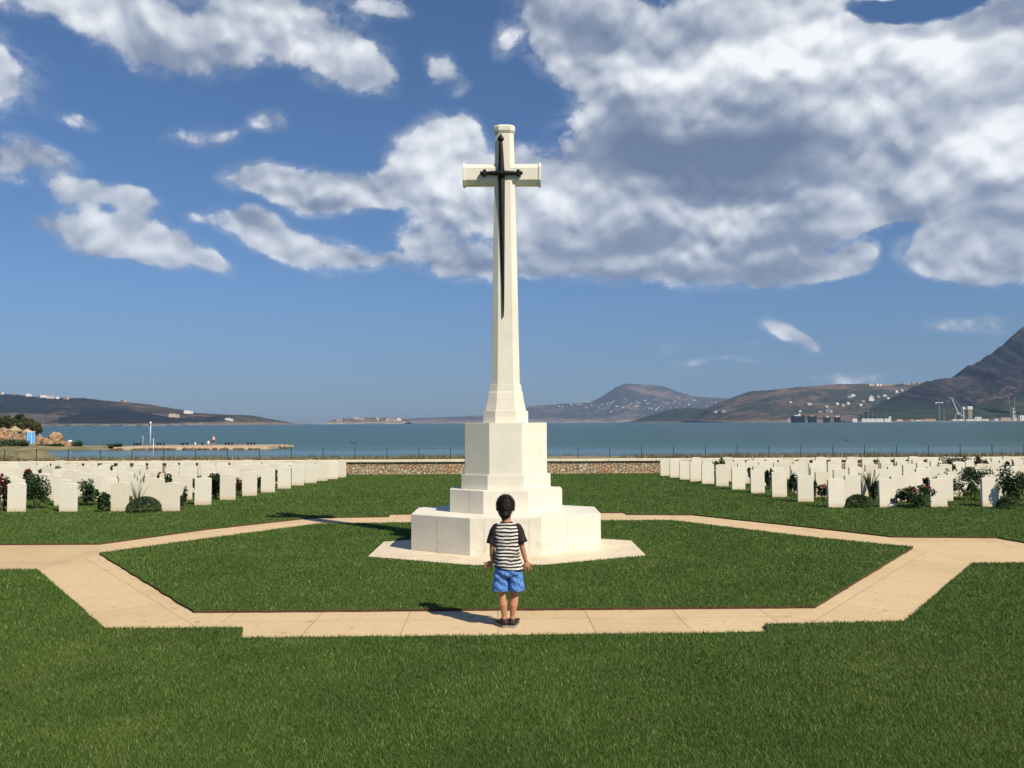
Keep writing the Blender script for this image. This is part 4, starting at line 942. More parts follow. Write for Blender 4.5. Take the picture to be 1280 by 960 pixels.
def small_person(px, Y, H, label, top, low, pose='stand', hairc=None, hat=None):
    x = P(px, 550, Y).x; o = empty('person', (x, Y, ptop), R(random.uniform(-40, 40))); tag(o, label, 'person'); mb = MB(); s_ = H
    if pose == 'stand':
        mb.ball((0, 0, .93 * s_), (.055 * s_, .065 * s_, .07 * s_), 14, 10); mb.tube([(0, 0, .88 * s_), (0, 0, .82 * s_)], .032 * s_, 8)
        mb.rings([[(rx * s_ * cos(a), ry * s_ * sin(a), z * s_) for a in np.linspace(0, 2 * PI, 17)[:-1]] for z, rx, ry in ((.46, .09, .065), (.52, .095, .07), (.62, .08, .06), (.74, .10, .065), (.81, .105, .055), (.84, .05, .04))])
        for q_ in (-1, 1):
            mb.tube([(q_ * .10 * s_, 0, .80 * s_), (q_ * .135 * s_, -.01, .63 * s_), (q_ * .13 * s_, .03, .47 * s_), (q_ * .13 * s_, .04, .41 * s_)], [.03 * s_, .026 * s_, .018 * s_, .02 * s_], 8)
            mb.tube([(q_ * .05 * s_, 0, .49 * s_), (q_ * .055 * s_, .01, .27 * s_), (q_ * .06 * s_, -.01, .04 * s_)], [.055 * s_, .038 * s_, .022 * s_], 8); mb.tube([(q_ * .06 * s_, -.02 * s_, .02 * s_), (q_ * .065 * s_, .10 * s_, .018 * s_)], [.022 * s_, .018 * s_], 8)
        zt0, zt1, zl0, zl1 = .50, .83, .33, .54
        shirt_r = [(zt0, .102, .078), (.62, .09, .07), (.75, .11, .075), (.81, .115, .065), (zt1 + .01, .06, .05)]; low_r = [(zl0, .12, .085), (.45, .112, .08), (zl1, .104, .08)]
    else:
        mb.ball((0, 0, .57 * s_), (.055 * s_, .065 * s_, .07 * s_), 14, 10); mb.tube([(0, 0, .53 * s_), (0, 0, .47 * s_)], .032 * s_, 8)
        mb.rings([[(rx * s_ * cos(a), ry * s_ * sin(a), z * s_) for a in np.linspace(0, 2 * PI, 17)[:-1]] for z, rx, ry in ((.02, .09, .08), (.08, .11, .09), (.2, .085, .065), (.36, .10, .065), (.45, .10, .055), (.48, .05, .04))])
        for q_ in (-1, 1):
            mb.tube([(q_ * .10 * s_, 0, .44 * s_), (q_ * .15 * s_, -.02, .28 * s_), (q_ * .10 * s_, -.16 * s_, .24 * s_)], [.03 * s_, .025 * s_, .018 * s_], 8)
            mb.tube([(q_ * .05 * s_, 0, .07 * s_), (q_ * .09 * s_, -.22 * s_, .24 * s_), (q_ * .09 * s_, -.33 * s_, .03 * s_)], [.055 * s_, .038 * s_, .022 * s_], 8); mb.tube([(q_ * .09 * s_, -.32 * s_, .02 * s_), (q_ * .09 * s_, -.42 * s_, .018 * s_)], [.022 * s_, .018 * s_], 8)
        shirt_r = [(.07, .118, .1), (.2, .095, .075), (.36, .11, .075), (.44, .11, .065), (.49, .06, .05)]; low_r = [(0.0, .115, .11), (.06, .125, .115), (.1, .115, .1)]
    remeshed(mb, 'body', skin, .014, o, 2)
    for nm, rr, c_ in (('top', shirt_r, top), ('shorts', low_r, low)):
        q = MB(); q.rings([[(rx * s_ * cos(a), ry * s_ * sin(a), z * s_) for a in np.linspace(0, 2 * PI, 17)[:-1]] for z, rx, ry in rr], closed=False); q.build(nm, c_, o, True)
    hz = (.95 if pose == 'stand' else .59) * s_; q = MB(); q.ball((0, .004, hz), (.064 * s_, .072 * s_, .066 * s_), 14, 9, jit=.03); q.build('hat' if hat else 'hair', hat or hairm, o, True)
small_person(267, 115.5, 1.32, 'standing child in pale top and dark shorts on the pier', simple('pale pink shirt', (.62, .48, .46)), simple('dark shorts', (.03, .02, .04)), 'stand', hat=simple('reddish cap', (.45, .16, .12)))
small_person(260.5, 115.0, 1.25, 'person in a white top sitting on the pier beside the standing child', simple('white shirt', (.72, .70, .68)), simple('brown shorts', (.12, .07, .04)), 'sit')
# buoys
buoym = simple('dark buoy rubber', (.025, .03, .035), rough=.5)
for px, py, lb in ((439.5, 553.5, 'dark upright buoy floating left of the monument'), (443.5, 554.3, 'low dark float beside the upright buoy'), (1058, 551, 'small dark buoy floating alone off the right plot')):
    g = G(px, py, SEA); o = empty('buoy', g); tag(o, lb, 'buoy'); q = MB(); lw = 'low' in lb
    q.ball((0, 0, .03), (.26 if lw else .13, .15, .12 if lw else .20), 12, 8); q.build('float', buoym, o, True)
    q = MB(); q.tube([(0, 0, .12), (0, 0, .22 if lw else .42)], [.03, .02], 6); q.build('spindle', buoym, o, True)

# ------------------------------------------------------------------ headland at the left
for i, (px, py, w_, h, Y, lb) in enumerate(((5, 553, 26, 20, 128, 'large orange boulder at the left edge of the photo'), (20, 552, 16, 13, 127, 'orange rock under the thatched parasol'), (29, 552, 12, 11, 129, 'orange rock left of the blue cabin'),
        (48, 553, 11, 12, 128, 'yellowish boulder just right of the blue cabin'), (56, 555, 10, 9, 126, 'small orange boulder between the cabin and the big outcrop'), (69, 555, 17, 17, 128, 'big flat topped orange outcrop by the water'), (62, 556, 10, 7, 124, 'low pale rock before the orange outcrop'),
        (78, 557, 8, 6, 123, 'small brown rock right of the outcrop'), (84, 557.5, 7, 9, 121, 'pale rock at the landward end of the spit'), (12, 557, 12, 6, 122, 'low rock in the grass at far left'))):
    boulder(px, py + 2, w_ * 1.15, h * .85 + 1, Y, lb, orange)
def foliage_thing(name, px, py0, wpx, hpx, Y, label, cat, mat, n, size, trunk=True, group=None):
    b_ = P(px, py0, Y); b_.z = min(b_.z, max(shore_h(b_.x, min(Y, 190)), b_.z - .3)) ; w_ = wpx * Y / F / 2; h = hpx * Y / F + .05; o = empty(name, b_); tag(o, label, cat, group)
    fn, cs = clumpfn(w_, h, h * .08, 14); leaves('crown', n, fn, size, mat, o, 1.8)
    q = MB()
    for c, _r in cs[:5]: q.tube([(c.x * .1, c.y * .1, -.1), (c.x * .5, c.y * .5, c.z * .5), c], [.12 if trunk else .04, .07 if trunk else .03, .02], 6)
    q.build('trunk' if trunk else 'stem', M['bark'], o)
for a in ((6, 541, 34, 22, 142, 'greyish tamarisk tree at the left edge behind the rocks', M['tamarisk']), (20, 536, 20, 20, 147, 'dark green tree rising above the tamarisks', M['palm_leaf']), (28, 541, 26, 17, 140, 'yellow green tamarisk behind the thatched parasol', M['tamarisk']), (39, 540, 20, 19, 143, 'bushy tree right behind the blue cabin', M['tamarisk']), (46, 541, 12, 14, 145, 'small outermost shore tree next to the sea', M['tamarisk'])):
    foliage_thing('shore_tree', *a[:6], 'tree', a[6], 2600, .22)
for a in ((10, 562, 34, 12, 108, 'wide green bush on the grassy bank at far left'), (26, 560, 20, 9, 112, 'green bush below the blue cabin'), (72, 561, 18, 6, 118, 'dark green bush on the shore below the orange outcrop'), (97, 560.5, 15, 9, 116, 'round dark bush on the sandy spit'), (145, 559.5, 22, 6, 114, 'long low bush at the root of the pier'), (55, 560, 22, 4, 118, 'low yellow green shrub right of the cabin')):
    foliage_thing('shore_bush', *a[:6], 'bush', M['rose_leaf'] if 'dark' in a[5] or 'long' in a[5] else M['herb_leaf'], 1300, .14, False)
# blue changing cabin
CY = 123.0; b_ = P(37.5, 556, CY); o = empty('changing_cabin', b_); tag(o, 'bright blue hexagonal beach cabin with a white rim among the rocks', 'cabin')
bm_ = simple('bright blue panels', (.13, .42, .80), (.11, .36, .72), 3, .5); hx = [(.58 * cos(PI / 3 * k + .3), .58 * sin(PI / 3 * k + .3)) for k in range(6)]
for k in range(6):
    a = Vector(hx[k]); b = Vector(hx[(k + 1) % 6]); c = (a + b) / 2; q = MB(); q.box((c.x, c.y, .98), ((b - a).length / 2 - .02, .015, .78), math.atan2((b - a).y, (b - a).x)); q.build('panel', bm_, o)
    q = MB(); q.tube([(a.x, a.y, -.1), (a.x, a.y, 1.86)], .03, 6); q.build('corner_post', whitep, o)
q = MB(); q.rings([[(x * s_, y * s_, z) for x, y in hx] for s_, z in ((1.0, 1.72), (1.14, 1.86), (1.08, 1.9), (.94, 1.76))], closed=False); q.build('rim', whitep, o)
# thatched parasol
b_ = P(13, 554, 124); zt_ = P(13, 533, 124).z - b_.z; thatch = simple('pale thatch', (.48, .38, .22), (.30, .22, .12), 8, .95, .8, .05)
for nm, dx, k, lb in (('a', 0, 1, 'pale thatched beach parasol at the foot of the shore trees'), ('b', 1.15, .86, 'second thatched parasol, lower, between the first and the blue cabin')):
    o = empty('thatched_parasol', (b_.x + .6 + dx, b_.y + dx, b_.z)); tag(o, lb, 'parasol'); q = MB(); q.tube([(0, 0, -.2), (0, 0, zt_ * k)], .05, 8); q.build('pole', whitep, o)
    q = MB(); n = 22; rs = []
    for r_, z in ((.02, zt_ * k + .05), (.5, zt_ * k - .28), (.98, zt_ * k - .55), (.95, zt_ * k - .72)): rs.append([(r_ * cos(2 * PI * i / n) * random.uniform(.95, 1.05), r_ * sin(2 * PI * i / n) * random.uniform(.95, 1.05), z + random.uniform(-.03, .03)) for i in range(n)])
    q.rings(rs, closed=False); q.build('canopy', thatch, o)
b_ = P(87.5, 556, 119); o = empty('sunshade', b_); tag(o, 'small white sunshade on the sandy spit left of the round bush', 'parasol'); q = MB(); q.tube([(0, 0, -.1), (0, 0, .62)], .02, 6); q.build('pole', metal, o)
q = MB(); q.rings([[(r_ * cos(a), r_ * sin(a), z) for a in np.linspace(0, 2 * PI, 13)[:-1]] for r_, z in ((.01, .66), (.2, .6), (.32, .46))], closed=False); q.build('canopy', whitep, o)

# ------------------------------------------------------------------ hills
def hill_mat(name, shrub, rock, pale, rock_lo=.5, rock_hi=.62, cliff=8.0, sc=.006, green=None):
    mt, nt, b = newmat(name); b.inputs['Roughness'].default_value = .95; b.inputs['Specular IOR Level'].default_value = .05
    tc = N(nt, 'ShaderNodeTexCoord'); o = tc.outputs['Object']; n1 = noise_n(nt, o, sc, 7, .62, .4); n2 = noise_n(nt, o, sc * 7, 6, .7)
    f_ = mth(nt, 'ADD', n1.outputs['Fac'], mth(nt, 'MULTIPLY', mth(nt, 'SUBTRACT', n2.outputs['Fac'], .5), .5))
    c = mixc(nt, mapr(nt, f_, rock_lo, rock_hi), shrub, rock); c = mixc(nt, mapr(nt, n2.outputs['Fac'], .62, .74, 0, .5), c, pale)
    sx = N(nt, 'ShaderNodeSeparateXYZ'); nt.links.new(o, sx.inputs[0])
    zz = mth(nt, 'ADD', sx.outputs[2], mth(nt, 'MULTIPLY', mth(nt, 'SUBTRACT', n1.outputs['Fac'], .5), cliff * 3)); k = mapr(nt, zz, cliff, cliff * .5, 0, .75); k = mth(nt, 'MULTIPLY', k, mapr(nt, n2.outputs['Fac'], .4, .55)); c = mixc(nt, k, c, pale)
    if green: c = mixc(nt, mth(nt, 'MULTIPLY', mapr(nt, sx.outputs[2], green[1], green[1] * .5, 0, .9), mapr(nt, n1.outputs['Fac'], .38, .5)), c, green[0])
    nt.links.new(c, b.inputs['Base Color']); bump_n(nt, n2.outputs['Fac'], .8, 14, b); return mt
HF = {}
def hill(key, name, prof, Dr, Df, mat, gully=.22, nz=34, step=3.0, kind='structure', back=1.5, jit=.6, label=None):
    pxs = [p[0] for p in prof]; pys = [p[1] for p in prof]
    def H(x, Y):
        px = 640 + x / Dr * F
        if px < pxs[0] or px > pxs[-1]: return SEA - 30
        py = float(np.interp(px, pxs, pys)); top = P(px, py, Dr).z + jit * Dr / F * mnoise.noise(Vector((px * .13, Dr * .01, 0))) + jit * .4 * Dr / F * mnoise.noise(Vector((px * .45, Dr * .01, 5)))
        hgt = max(0, top - SEA); t = (Y - Df) / (Dr - Df)
        if t < 0: return SEA - 8
        if t <= 1: s_ = t ** .85
        else: s_ = max(0, 1 - (t - 1) * 1.4)
        q = Vector((x / Dr * 22, Y / Dr * 10, Dr * .001)); g_ = (abs(mnoise.noise(q)) * 1.2 + .6 * abs(mnoise.noise(q * 2.3)) + .35 * mnoise.noise(q * 6)) * gully * 4 * t * (1 - t) if t < 1 else 0
        e = min(1, (px - pxs[0]) / 12, (pxs[-1] - px) / 12)
        return SEA - .5 + hgt * max(0, s_ - g_ * .5) + (1.5 if t > .02 else 0) * max(0, e)
    xs = np.arange(pxs[0], pxs[-1] + .01, step); ts = np.concatenate([np.linspace(-.01, 1, nz), [1.1, 1.3, back + .25]]); mb = MB(); vs = []
    for t in ts:
        Y = Df + (Dr - Df) * t
        for px in xs: x = (px - 640) / F * Dr; vs.append((x, Y, H(x, Y)))
    nx = len(xs); mb.add(vs, [(j * nx + i, j * nx + i + 1, (j + 1) * nx + i + 1, (j + 1) * nx + i) for j in range(len(ts) - 1) for i in range(nx - 1)])
    HF[key] = (H, Df, Dr); o = mb.build(name, mat, smooth=True); tag(o, kind=kind); return o
def on_hill(key, px, py):
    H, Df, Dr = HF[key]; d = ray(px, py)
    for Y in np.linspace(Df + 5, Dr * 1.0, 260):
        t = Y / d.y; z = CAM_H + d.z * t; x = d.x * t
        if H(x, Y) >= z: return Vector((x, Y, H(x, Y)))
    x = d.x / d.y * Dr; return Vector((x, Dr, H(x, Dr)))
hill('L', 'hill', [(-330, 492), (-200, 489), (-80, 491), (0, 492.5), (20, 493.5), (35, 495.5), (50, 497), (105, 498), (130, 501), (155, 503), (185, 505.5), (210, 510), (225, 512), (240, 516), (275, 518.5), (300, 519), (318, 520), (326, 523.5), (333, 530)], 3200, 2300,
     hill_mat('left headland scrub', (.022, .028, .034), (.12, .09, .065), (.38, .33, .26), .56, .66, 7), nz=30)
hill('L3', 'hill', [(116, 513), (130, 504.3), (155, 503.1), (185, 505.6), (210, 510.0), (225, 512), (240, 516.3), (275, 518.4), (300, 519), (320, 520.5), (327, 524), (336, 530)], 3150, 2500, hill_mat('brown shoulder', (.055, .055, .045), (.14, .11, .08), (.36, .31, .24), .46, .60, 9, .012), nz=26, step=2)
hill('L4', 'hill', [(92, 521), (110, 515), (135, 512.5), (160, 513.5), (185, 517), (205, 520.5), (222, 525), (236, 530)], 2700, 2350, hill_mat('dark lower slope', (.020, .027, .034), (.08, .065, .05), (.3, .26, .2), .6, .72, 4, .012), nz=16, step=2)
hill('L0', 'hill', [(-160, 519), (-40, 518), (20, 516.5), (45, 517.8), (60, 518.5), (80, 519.5), (95, 521), (105, 524), (118, 526.5), (130, 530)], 2600, 2280, hill_mat('rocky shore cliff', (.06, .055, .05), (.15, .12, .10), (.27, .23, .19), .42, .58, 12, .015), nz=18, step=2)
hill('L2', 'hill', [(400, 529.5), (414, 527.5), (418, 524.5), (430, 523.5), (455, 522.5), (480, 522.5), (500, 522.5), (507, 524), (512, 528)], 5200, 4900, hill_mat('low island', (.06, .055, .045), (.2, .16, .11), (.5, .46, .38), .45, .6, 14), nz=10, step=1.5)
hill('F', 'hill', [(485, 527), (505, 523.5), (540, 522), (590, 520), (620, 519.5), (640, 514), (655, 509), (680, 506.5), (697, 505), (720, 504), (740, 502.5), (755, 494), (770, 484), (782, 479.5), (800, 480.5), (830, 482.5), (845, 489), (865, 495), (885, 497), (910, 498), (960, 500), (1030, 505), (1060, 520)], 10500, 8600,
     hill_mat('far mountain', (.055, .055, .045), (.16, .12, .09), (.32, .27, .21), .5, .62, 40, .0022), nz=30, step=2.5)
hill('S', 'hill', [(790, 527.5), (800, 523), (812, 519.5), (830, 514), (845, 510.5), (862, 510), (880, 511), (905, 513), (940, 518), (960, 526)], 5200, 4700, hill_mat('dark headland', (.030, .038, .032), (.10, .085, .06), (.2, .17, .13), .56, .68, 10), nz=16, step=2)
hill('B', 'hill', [(862, 526), (874, 518), (880, 511.5), (895, 505), (910, 499), (937, 489.5), (960, 488), (980, 486), (988, 485), (1016, 483), (1047, 480.5), (1080, 480), (1115, 480.5), (1140, 480), (1160, 478), (1200, 476), (1300, 470)], 4500, 3500,
     hill_mat('brown ridge', (.045, .054, .045), (.17, .115, .085), (.30, .24, .19), .47, .62, 9), nz=40, step=2.5)
hill('Q', 'hill', [(1196, 503), (1206, 498), (1222, 491), (1234, 484.5), (1244, 477), (1254, 472.5), (1266, 472), (1280, 475), (1310, 476), (1380, 470), (1460, 480)], 3330, 2640,
     hill_mat('quarried foothill', (.030, .034, .032), (.20, .13, .11), (.30, .22, .19), .50, .60, 3, .009, green=((.045, .068, .022), 95)), nz=30, step=2, gully=.3)
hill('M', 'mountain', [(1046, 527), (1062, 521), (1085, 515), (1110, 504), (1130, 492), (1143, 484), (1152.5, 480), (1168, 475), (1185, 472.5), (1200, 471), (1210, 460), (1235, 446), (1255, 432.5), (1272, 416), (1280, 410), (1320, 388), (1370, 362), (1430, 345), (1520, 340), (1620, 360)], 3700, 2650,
     hill_mat('dark mountain', (.030, .032, .034), (.095, .075, .062), (.20, .16, .13), .48, .66, 5, .005, green=((.040, .062, .022), 75)), nz=60, step=1.8, gully=.42, jit=3.0)  # cloud shadow over the mountain is painted in through its dark vegetation colour
# houses
def house_proto():
    q = MB(); q.box((0, 0, 3), (6, 4.5, 4)); q.box((-1.5, .5, 7.6), (3.4, 3.2, 1.4)); q.box((0, 0, 7.15), (6.2, 4.7, .18)); mt, nt, b = newmat('house render'); oi = N(nt, 'ShaderNodeObjectInfo'); b.inputs['Roughness'].default_value = .85
    c = ramp(nt, oi.outputs['Random'], [(0, (.30, .24, .19)), (.3, (.46, .36, .28)), (.6, (.56, .52, .46)), (1, (.66, .64, .60))]); nt.links.new(c.outputs[0], b.inputs['Base Color']); return q.build('house', mt)
hp = house_proto(); first = True
def house(key, px, py, s_, label, grp, sx=1.0, mat=None):
    global first
    p = on_hill(key, px, py)
    if first: o = hp; first = False
    else: o = hp.copy(); col.objects.link(o)
    o.location = p; o.scale = (s_ * sx, s_, s_ * random.uniform(.8, 1.1)); o.rotation_euler.z = R(random.uniform(-35, 35)); tag(o, label, 'house', grp)
for px, py, s_, sx in ((36, 495, 1.2, 1.3), (50, 497, 1.1, 1.5), (56, 497, 1, 1.4), (61.5, 498, 1, 1.3), (65.5, 498, 1.1, 1.4), (72, 498.6, .9, 1), (83, 499, 1.2, 1.2), (2, 493, 1, 1.2), (17, 494, .8, 1)): house('L', px, py, s_, 'white house on the skyline of the left hill', 'white houses along the left skyline', sx)
house('L', 154.5, 504, 1.5, 'white house alone on the brown shoulder of the left hill', None); house('L', 217, 521.5, 1.25, 'long white building low on the end of the left headland', None, 2.3); house('L', 235, 517.5, 1.5, 'pale building near the tip of the left headland', None, 1.8); house('L', 286, 527, 1.2, 'white house near the water at the left headland tip', None, 1.8)
for px, py in ((424, 527), (445, 524), (452, 525), (470, 525), (491, 526.5), (486, 526.5), (498, 526)): house('L2', px, py, 1.7, 'pale building on the low island left of the monument', 'buildings on the low island', 1.5)
for i in range(150):
    px = random.gauss(800, 62); py = random.gauss(507, 4.2)
    if not (668 < px < 905) or py > 517 or py < 497: continue
    house('F', px, py, random.uniform(.7, 1.5), 'tiny pale house in the town below the far flat topped mountain', 'houses of the far town', random.uniform(.8, 1.8))
for px, py, s_ in ((1065.7, 496, 1.5), (1062, 497.5, 1.2), (1046, 506, 1.2), (1053, 508, 1.3), (1059.5, 505.5, 1.1), (1036, 516, 1.7), (1025.5, 516, 1), (1075, 507.8, 1.4), (1088, 501, 1.9), (1079, 502.5, 1), (1089.5, 497, 1.1), (1106, 496, 1.2), (1012, 506.5, 1.3), (988, 504, 1), (1033, 509, .9), (1098, 497, 1), (1110, 499, 1), (1120, 491, 1.3), (1127, 489, 1.2), (1134, 490, 1), (1000, 515, .9), (905, 516, 1.4), (895, 516, 1.2)):
    house('B', px, py, s_, 'white house scattered on the slope of the brown ridge', 'houses on the brown ridge', 1.2)
for px in (1088, 1092, 1096, 1100.5, 1104, 1108.5, 1112.5, 1117): house('B', px, 482.2, 1.2, 'white house in the row along the crest of the brown ridge', 'row of houses on the ridge crest', 1.5)
for px, py in ((1131, 480.5), (1135, 481), (1141, 480), (1148, 479.5), (1155, 478.5), (1160, 478.5)): house('B', px, py, .9, 'small pale house on the saddle left of the dark mountain', 'houses on the saddle')

# ------------------------------------------------------------------ harbour
HY = 2500.0; MPX = HY / F
def hx_(px, Y=None): return P(px, 525, Y or HY + 30).x
conc = simple('quay concrete', (.30, .29, .25), (.2, .19, .16), .05, .9)
q = MB(); q.box(((hx_(1062) + hx_(1340)) / 2, HY + 60, SEA + .6), ((hx_(1340) - hx_(1062)) / 2, 55, 2.2)); tag(q.build('quay', conc), kind='structure')
QT = SEA + 2.8
redroof = simple('red roof tiles', (.34, .12, .07), (.22, .08, .05), .3); beige = simple('beige render', (.56, .44, .30), rough=.8); whiter = simple('white shed cladding', (.74, .73, .70), rough=.7); darkr = simple('dark roof', (.05, .05, .055), rough=.7); navy = simple('dark ship hull', (.010, .022, .032), rough=.5); greyp = simple('grey steel', (.40, .41, .41), rough=.5); yel = simple('yellow grey steel', (.28, .25, .14), rough=.6)
def building(px0, px1, h, wallm, roofm, label, flat=False, Y=HY + 30, z0=None, dep=9):
    x0, x1 = hx_(px0), hx_(px1); o = empty('harbour_building', ((x0 + x1) / 2, Y, z0 if z0 is not None else QT - .05)); tag(o, label, 'building'); W = (x1 - x0) / 2
    q = MB(); q.box((0, 0, h / 2), (W, dep, h / 2)); q.build('wall', wallm, o)
    q = MB(); rh = 1.0 if flat else max(1.8, h * .35); q.rings([[(x, -dep - .6, h + .02), (x, 0, h + rh), (x, dep + .6, h + .02)] for x in (-W - .5, W + .5)]) if not flat else q.box((0, 0, h + .42), (W + .3, dep + .3, .4)); q.build('roof', roofm, o)
    n = max(2, int(W * 2 / 7)); q0 = None
    for k in range(n):
        x = -W + (k + .5) * 2 * W / n; q = MB(); q.box((x, -dep - .06, h * .5), (1.1, .08, h * .22)); q.build('window', darkr, o)
for a in ((1119.5, 1127, 4, whiter, redroof, 'white harbour shed with red roof, leftmost'), (1129, 1134.5, 5, redroof, darkr, 'short brick red harbour building next to the leftmost shed'), (1136, 1141.5, 3.2, beige, conc, 'low beige kiosk between the red building and the long sheds'), (1143, 1151, 3.2, whiter, conc, 'pale flat shed left of the orange row', True), (1152.5, 1168, 5, beige, redroof, 'long beige harbour shed with reddish roof'),
          (1189, 1194.5, 5.5, whiter, darkr, 'small white unit at the left foot of the big crane', True), (1196, 1203, 5, whiter, darkr, 'white hut under the big crane', True), (1206, 1216, 5, whiter, darkr, 'row of white units right of the big crane', True), (1217, 1225, 11, whiter, darkr, 'tall white warehouse in the middle of the harbour', False), (1226.5, 1234, 5, whiter, darkr, 'white low unit right of the tall warehouse', True), (1241, 1246, 6, whiter, darkr, 'white cabin standing alone between warehouses', True),
          (1249, 1262, 8.5, beige, darkr, 'beige warehouse with dark roof near the right edge'), (1264.5, 1269, 7, whiter, greyp, 'small white building beside the right cranes', True), (1273, 1290, 15, whiter, darkr, 'big white hall at the right edge of the photo', True)):
    building(*a[:6], flat=(len(a) > 6 and a[6]))
# silo tower: white box on a yellowish base
o = empty('silo_tower', (hx_(1211.8, HY + 90), HY + 90, QT - .05)); tag(o, 'white box shaped silo raised on a yellowish tower behind the crane', 'tower'); q = MB(); q.box((0, 0, 17), (6.0, 6, 17)); q.build('tower_base', yel, o); q = MB(); q.box((0, 0, 38.5), (7, 7, 4.6)); q.build('silo_box', whiter, o); q = MB(); q.box((-17, 0, 37.5), (3.2, 3.2, 4.2)); q.box((-17, 0, 18), (1, 1, 16)); q.build('side_hopper', whiter, o)
def P2(px, py): p = P(px, py, HY + 40); return p
def strut(mb, a, b, r_, base): mb.tube([a - base, b - base], r_, 6)
cb = P2(1197.5, 522.5); cb.z = QT - .05; o = empty('harbour_crane', cb); tag(o, 'big pale harbour crane with a raised folded jib', 'crane')
for nm, segs, r_, mt_ in (('jib', [((1198, 517), (1189.5, 497.5))], 1.5, whiter), ('fly_jib', [((1189.5, 497.5), (1184, 503.5)), ((1185, 497), (1192, 496.5))], .9, yel), ('back_stay', [((1192, 497), (1201.5, 510.5)), ((1201.5, 510.5), (1202.5, 518))], .7, greyp), ('gantry', [((1194, 523), (1195, 516)), ((1202, 523), (1200, 516)), ((1194.5, 516.5), (1207, 521))], 1.3, greyp)):
    q = MB()
    for a, b in segs: strut(q, P2(*a), P2(*b), r_, cb)
    q.build(nm, mt_, o)
q = MB(); c = P2(1197.5, 517) - cb; q.box(c, (5, 3, 3)); q.build('machine_house', greyp, o)
for i, (px, y0, lb, arms) in enumerate(((1174.5, 503, 'T shaped floodlight tower left of the big crane', True), (1180, 517, 'short grey mast right of the T shaped floodlight tower', False), (1261.5, 497, 'leftmost thin lattice mast near the right edge', False), (1269, 497, 'tall thin mast beside the square crane cab near the right edge', False))):
    b_ = P2(px, 522.5); b_.z = QT - .05; h = P2(px, y0).z - b_.z; o = empty('lighting_mast' if arms else 'steel_mast', b_); tag(o, lb, 'mast'); q = MB()
    if i == 2: b2 = Vector((9, 0, 0)); q.tube([b2, (0, 0, h)], .6, 6)
    else: q.tube([(0, 0, 0), (0, 0, h)], [.75, .5], 8)
    q.build('shaft', greyp, o)
    q = MB(); q.box((0, 0, h), (9 if arms else 1.5, 1, .8));
    if arms: q.box((-9, 0, h - 1.6), (2.4, 1.2, 1.4)); q.box((9, 0, h - 1.0), (3, 1.2, 1.2))
    q.build('lamp_bar', whiter if arms else greyp, o)
b_ = P2(1267, 522.5); b_.z = QT; o = empty('tower_crane', b_); tag(o, 'grey stepped crane tower with a small white cab at the right', 'crane')
q = MB(); q.box((0, 0, 8), (4.5, 4, 8)); q.box((0, 0, 24), (1.3, 1.3, 10)); q.build('tower', greyp, o); q = MB(); q.box((0, 0, 24.5), (3.2, 2.5, 1.8)); q.build('cab', whiter, o); q = MB(); q.box((-1, 0, 35), (2.6, 2, 2.6)); q.build('counterweight', greyp, o)
# ships and boats
def ship(px0, px1, yt, label, hullm, supers, masts=(), Y=2350.0, name='ship', cat='ship'):
    k = Y / F; x0, x1 = P(px0, 525, Y).x, P(px1, 525, Y).x; L = (x1 - x0) / 2; cx = (x0 + x1) / 2; base = SEA; ht = P((px0 + px1) / 2, yt, Y).z - SEA
    o = empty(name, (cx, Y, SEA)); tag(o, label, cat); q = MB(); rs = []
    for t, w_, dz in ((-1, .3, .08), (-.85, .9, 0), (0, 1, -.04), (.7, .85, 0), (1, .06, .16)):
        W = w_ * max(2.0, L * .22); rs.append([(L * t * .96, -W * .6, -.6), (L * t * .96, W * .6, -.6), (L * t, W, ht * (1 + dz)), (L * t, -W, ht * (1 + dz))])
    q.rings(rs); q.build('hull', hullm, o)
    for (t, w_, h) in supers: q = MB(); q.box((L * t, 0, ht + h * k / 2 - .1), (L * w_, max(1.4, L * .14), h * k / 2)); q.box((L * t, 0, ht + h * k * 1.08), (L * w_ * .6, max(1, L * .1), h * k * .14)); q.build('superstructure', whiter, o)
    for (t, h) in masts: q = MB(); q.tube([(L * t, 0, ht * .9), (L * t, 0, ht + h * k)], [.42, .22], 6); q.build('mast', greyp, o)
ship(989, 1006.5, 520, 'largest dark hulled ship, leftmost of the moored ships', navy, [(.15, .16, 2.2), (-.3, .25, 1.0)], [(.1, 7.5), (-.4, 3)])
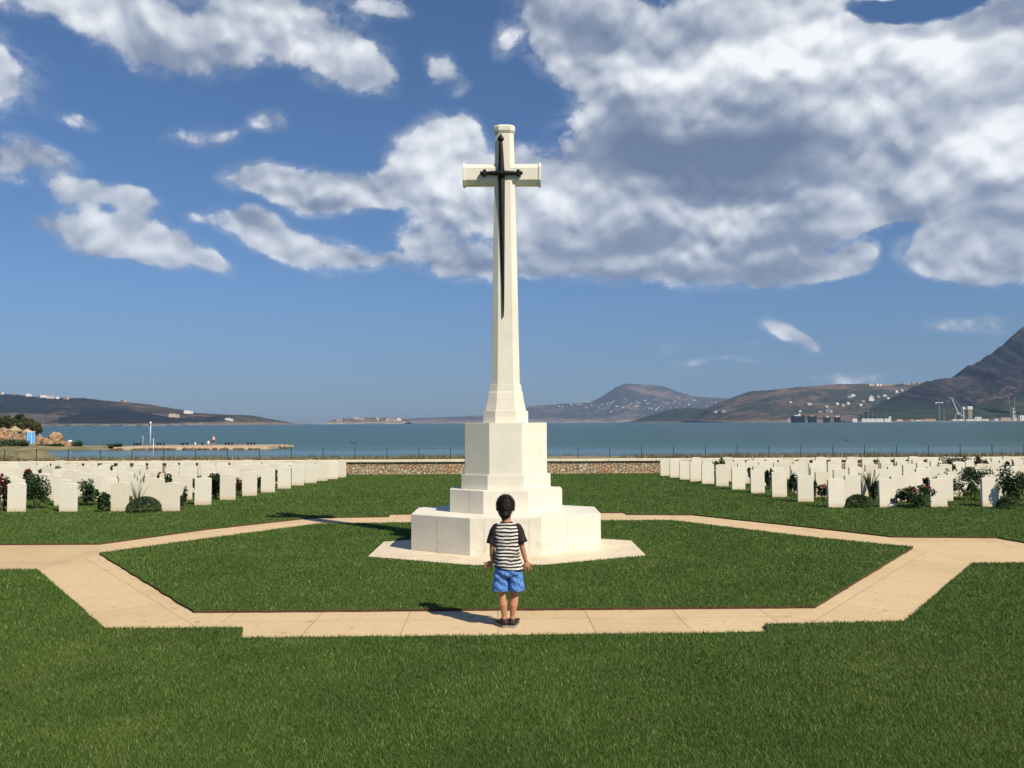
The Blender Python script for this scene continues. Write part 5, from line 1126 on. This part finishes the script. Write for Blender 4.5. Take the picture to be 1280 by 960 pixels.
ship(1009.5, 1021, 520.3, 'second dark ship, plain hull with a short mast', navy, [(.0, .15, .8)], [(0, 2.4)])
ship(1029, 1038, 521.6, 'small dark ship with a white bridge, third of the moored ships', navy, [(.2, .3, 1.2)], [(.3, 4)])
ship(1042.5, 1051, 521.3, 'small dark ship with two pale masts, rightmost of the moored ships', navy, [(-.2, .3, 1.2), (.5, .12, 1.6)], [(.5, 3)])
ship(983.5, 987.5, 524, 'small grey boat left of the largest ship', greyp, [(0, .3, .6)], (), name='boat', cat='boat')
for px, h, lb in ((1079.5, 9, 'white yacht, left of the one with the tallest mast'), (1085.5, 19, 'white yacht with the tallest mast in the harbour'), (1091, 8.5, 'white yacht right of the tallest mast'), (1108, 9, 'white yacht moored alone by the white shed'), (1101, 3, 'low white motor boat between the yachts'), (1068, 2, 'low pale boat at the left end of the quay'), (1097, 5, 'small yacht with a short mast in the middle of the moorings')):
    ship(px - 3.2, px + 3.2, 523.6, lb, whiter, [(-.1, .35, .5)], [(0, h)] if h > 4 else [(.2, h)], Y=2420, name='boat', cat='boat')
ship(1110.5, 1114, 521.5, 'white boxy ferry beside the lone yacht', whiter, [(0, .5, 1.0)], (), Y=2425, name='boat', cat='boat')

# ------------------------------------------------------------------ air
hz = MB(); hz.box((0, (15700 - 170) / 2, 420), (15600, (15700 + 170) / 2, 424)); ho = hz.build('haze', []) if False else None
me = bpy.data.meshes.new('haze'); me.from_pydata(hz.v, [], hz.f); ho = link('haze', me)
hm = bpy.data.materials.new('air haze'); hm.use_nodes = True; hn = hm.node_tree
for n in list(hn.nodes): hn.nodes.remove(n)
pv = N(hn, 'ShaderNodeVolumePrincipled'); pv.inputs['Color'].default_value = (.42, .64, 1.0, 1); pv.inputs['Density'].default_value = HAZE_D if 'HAZE_D' in globals() else 4.8e-5
mo = N(hn, 'ShaderNodeOutputMaterial'); hn.links.new(pv.outputs[0], mo.inputs['Volume']); me.materials.append(hm)
hm.cycles.homogeneous_volume = True if hasattr(hm.cycles, 'homogeneous_volume') else None
tag(ho, 'thin blue haze over the bay', 'haze', kind='stuff')
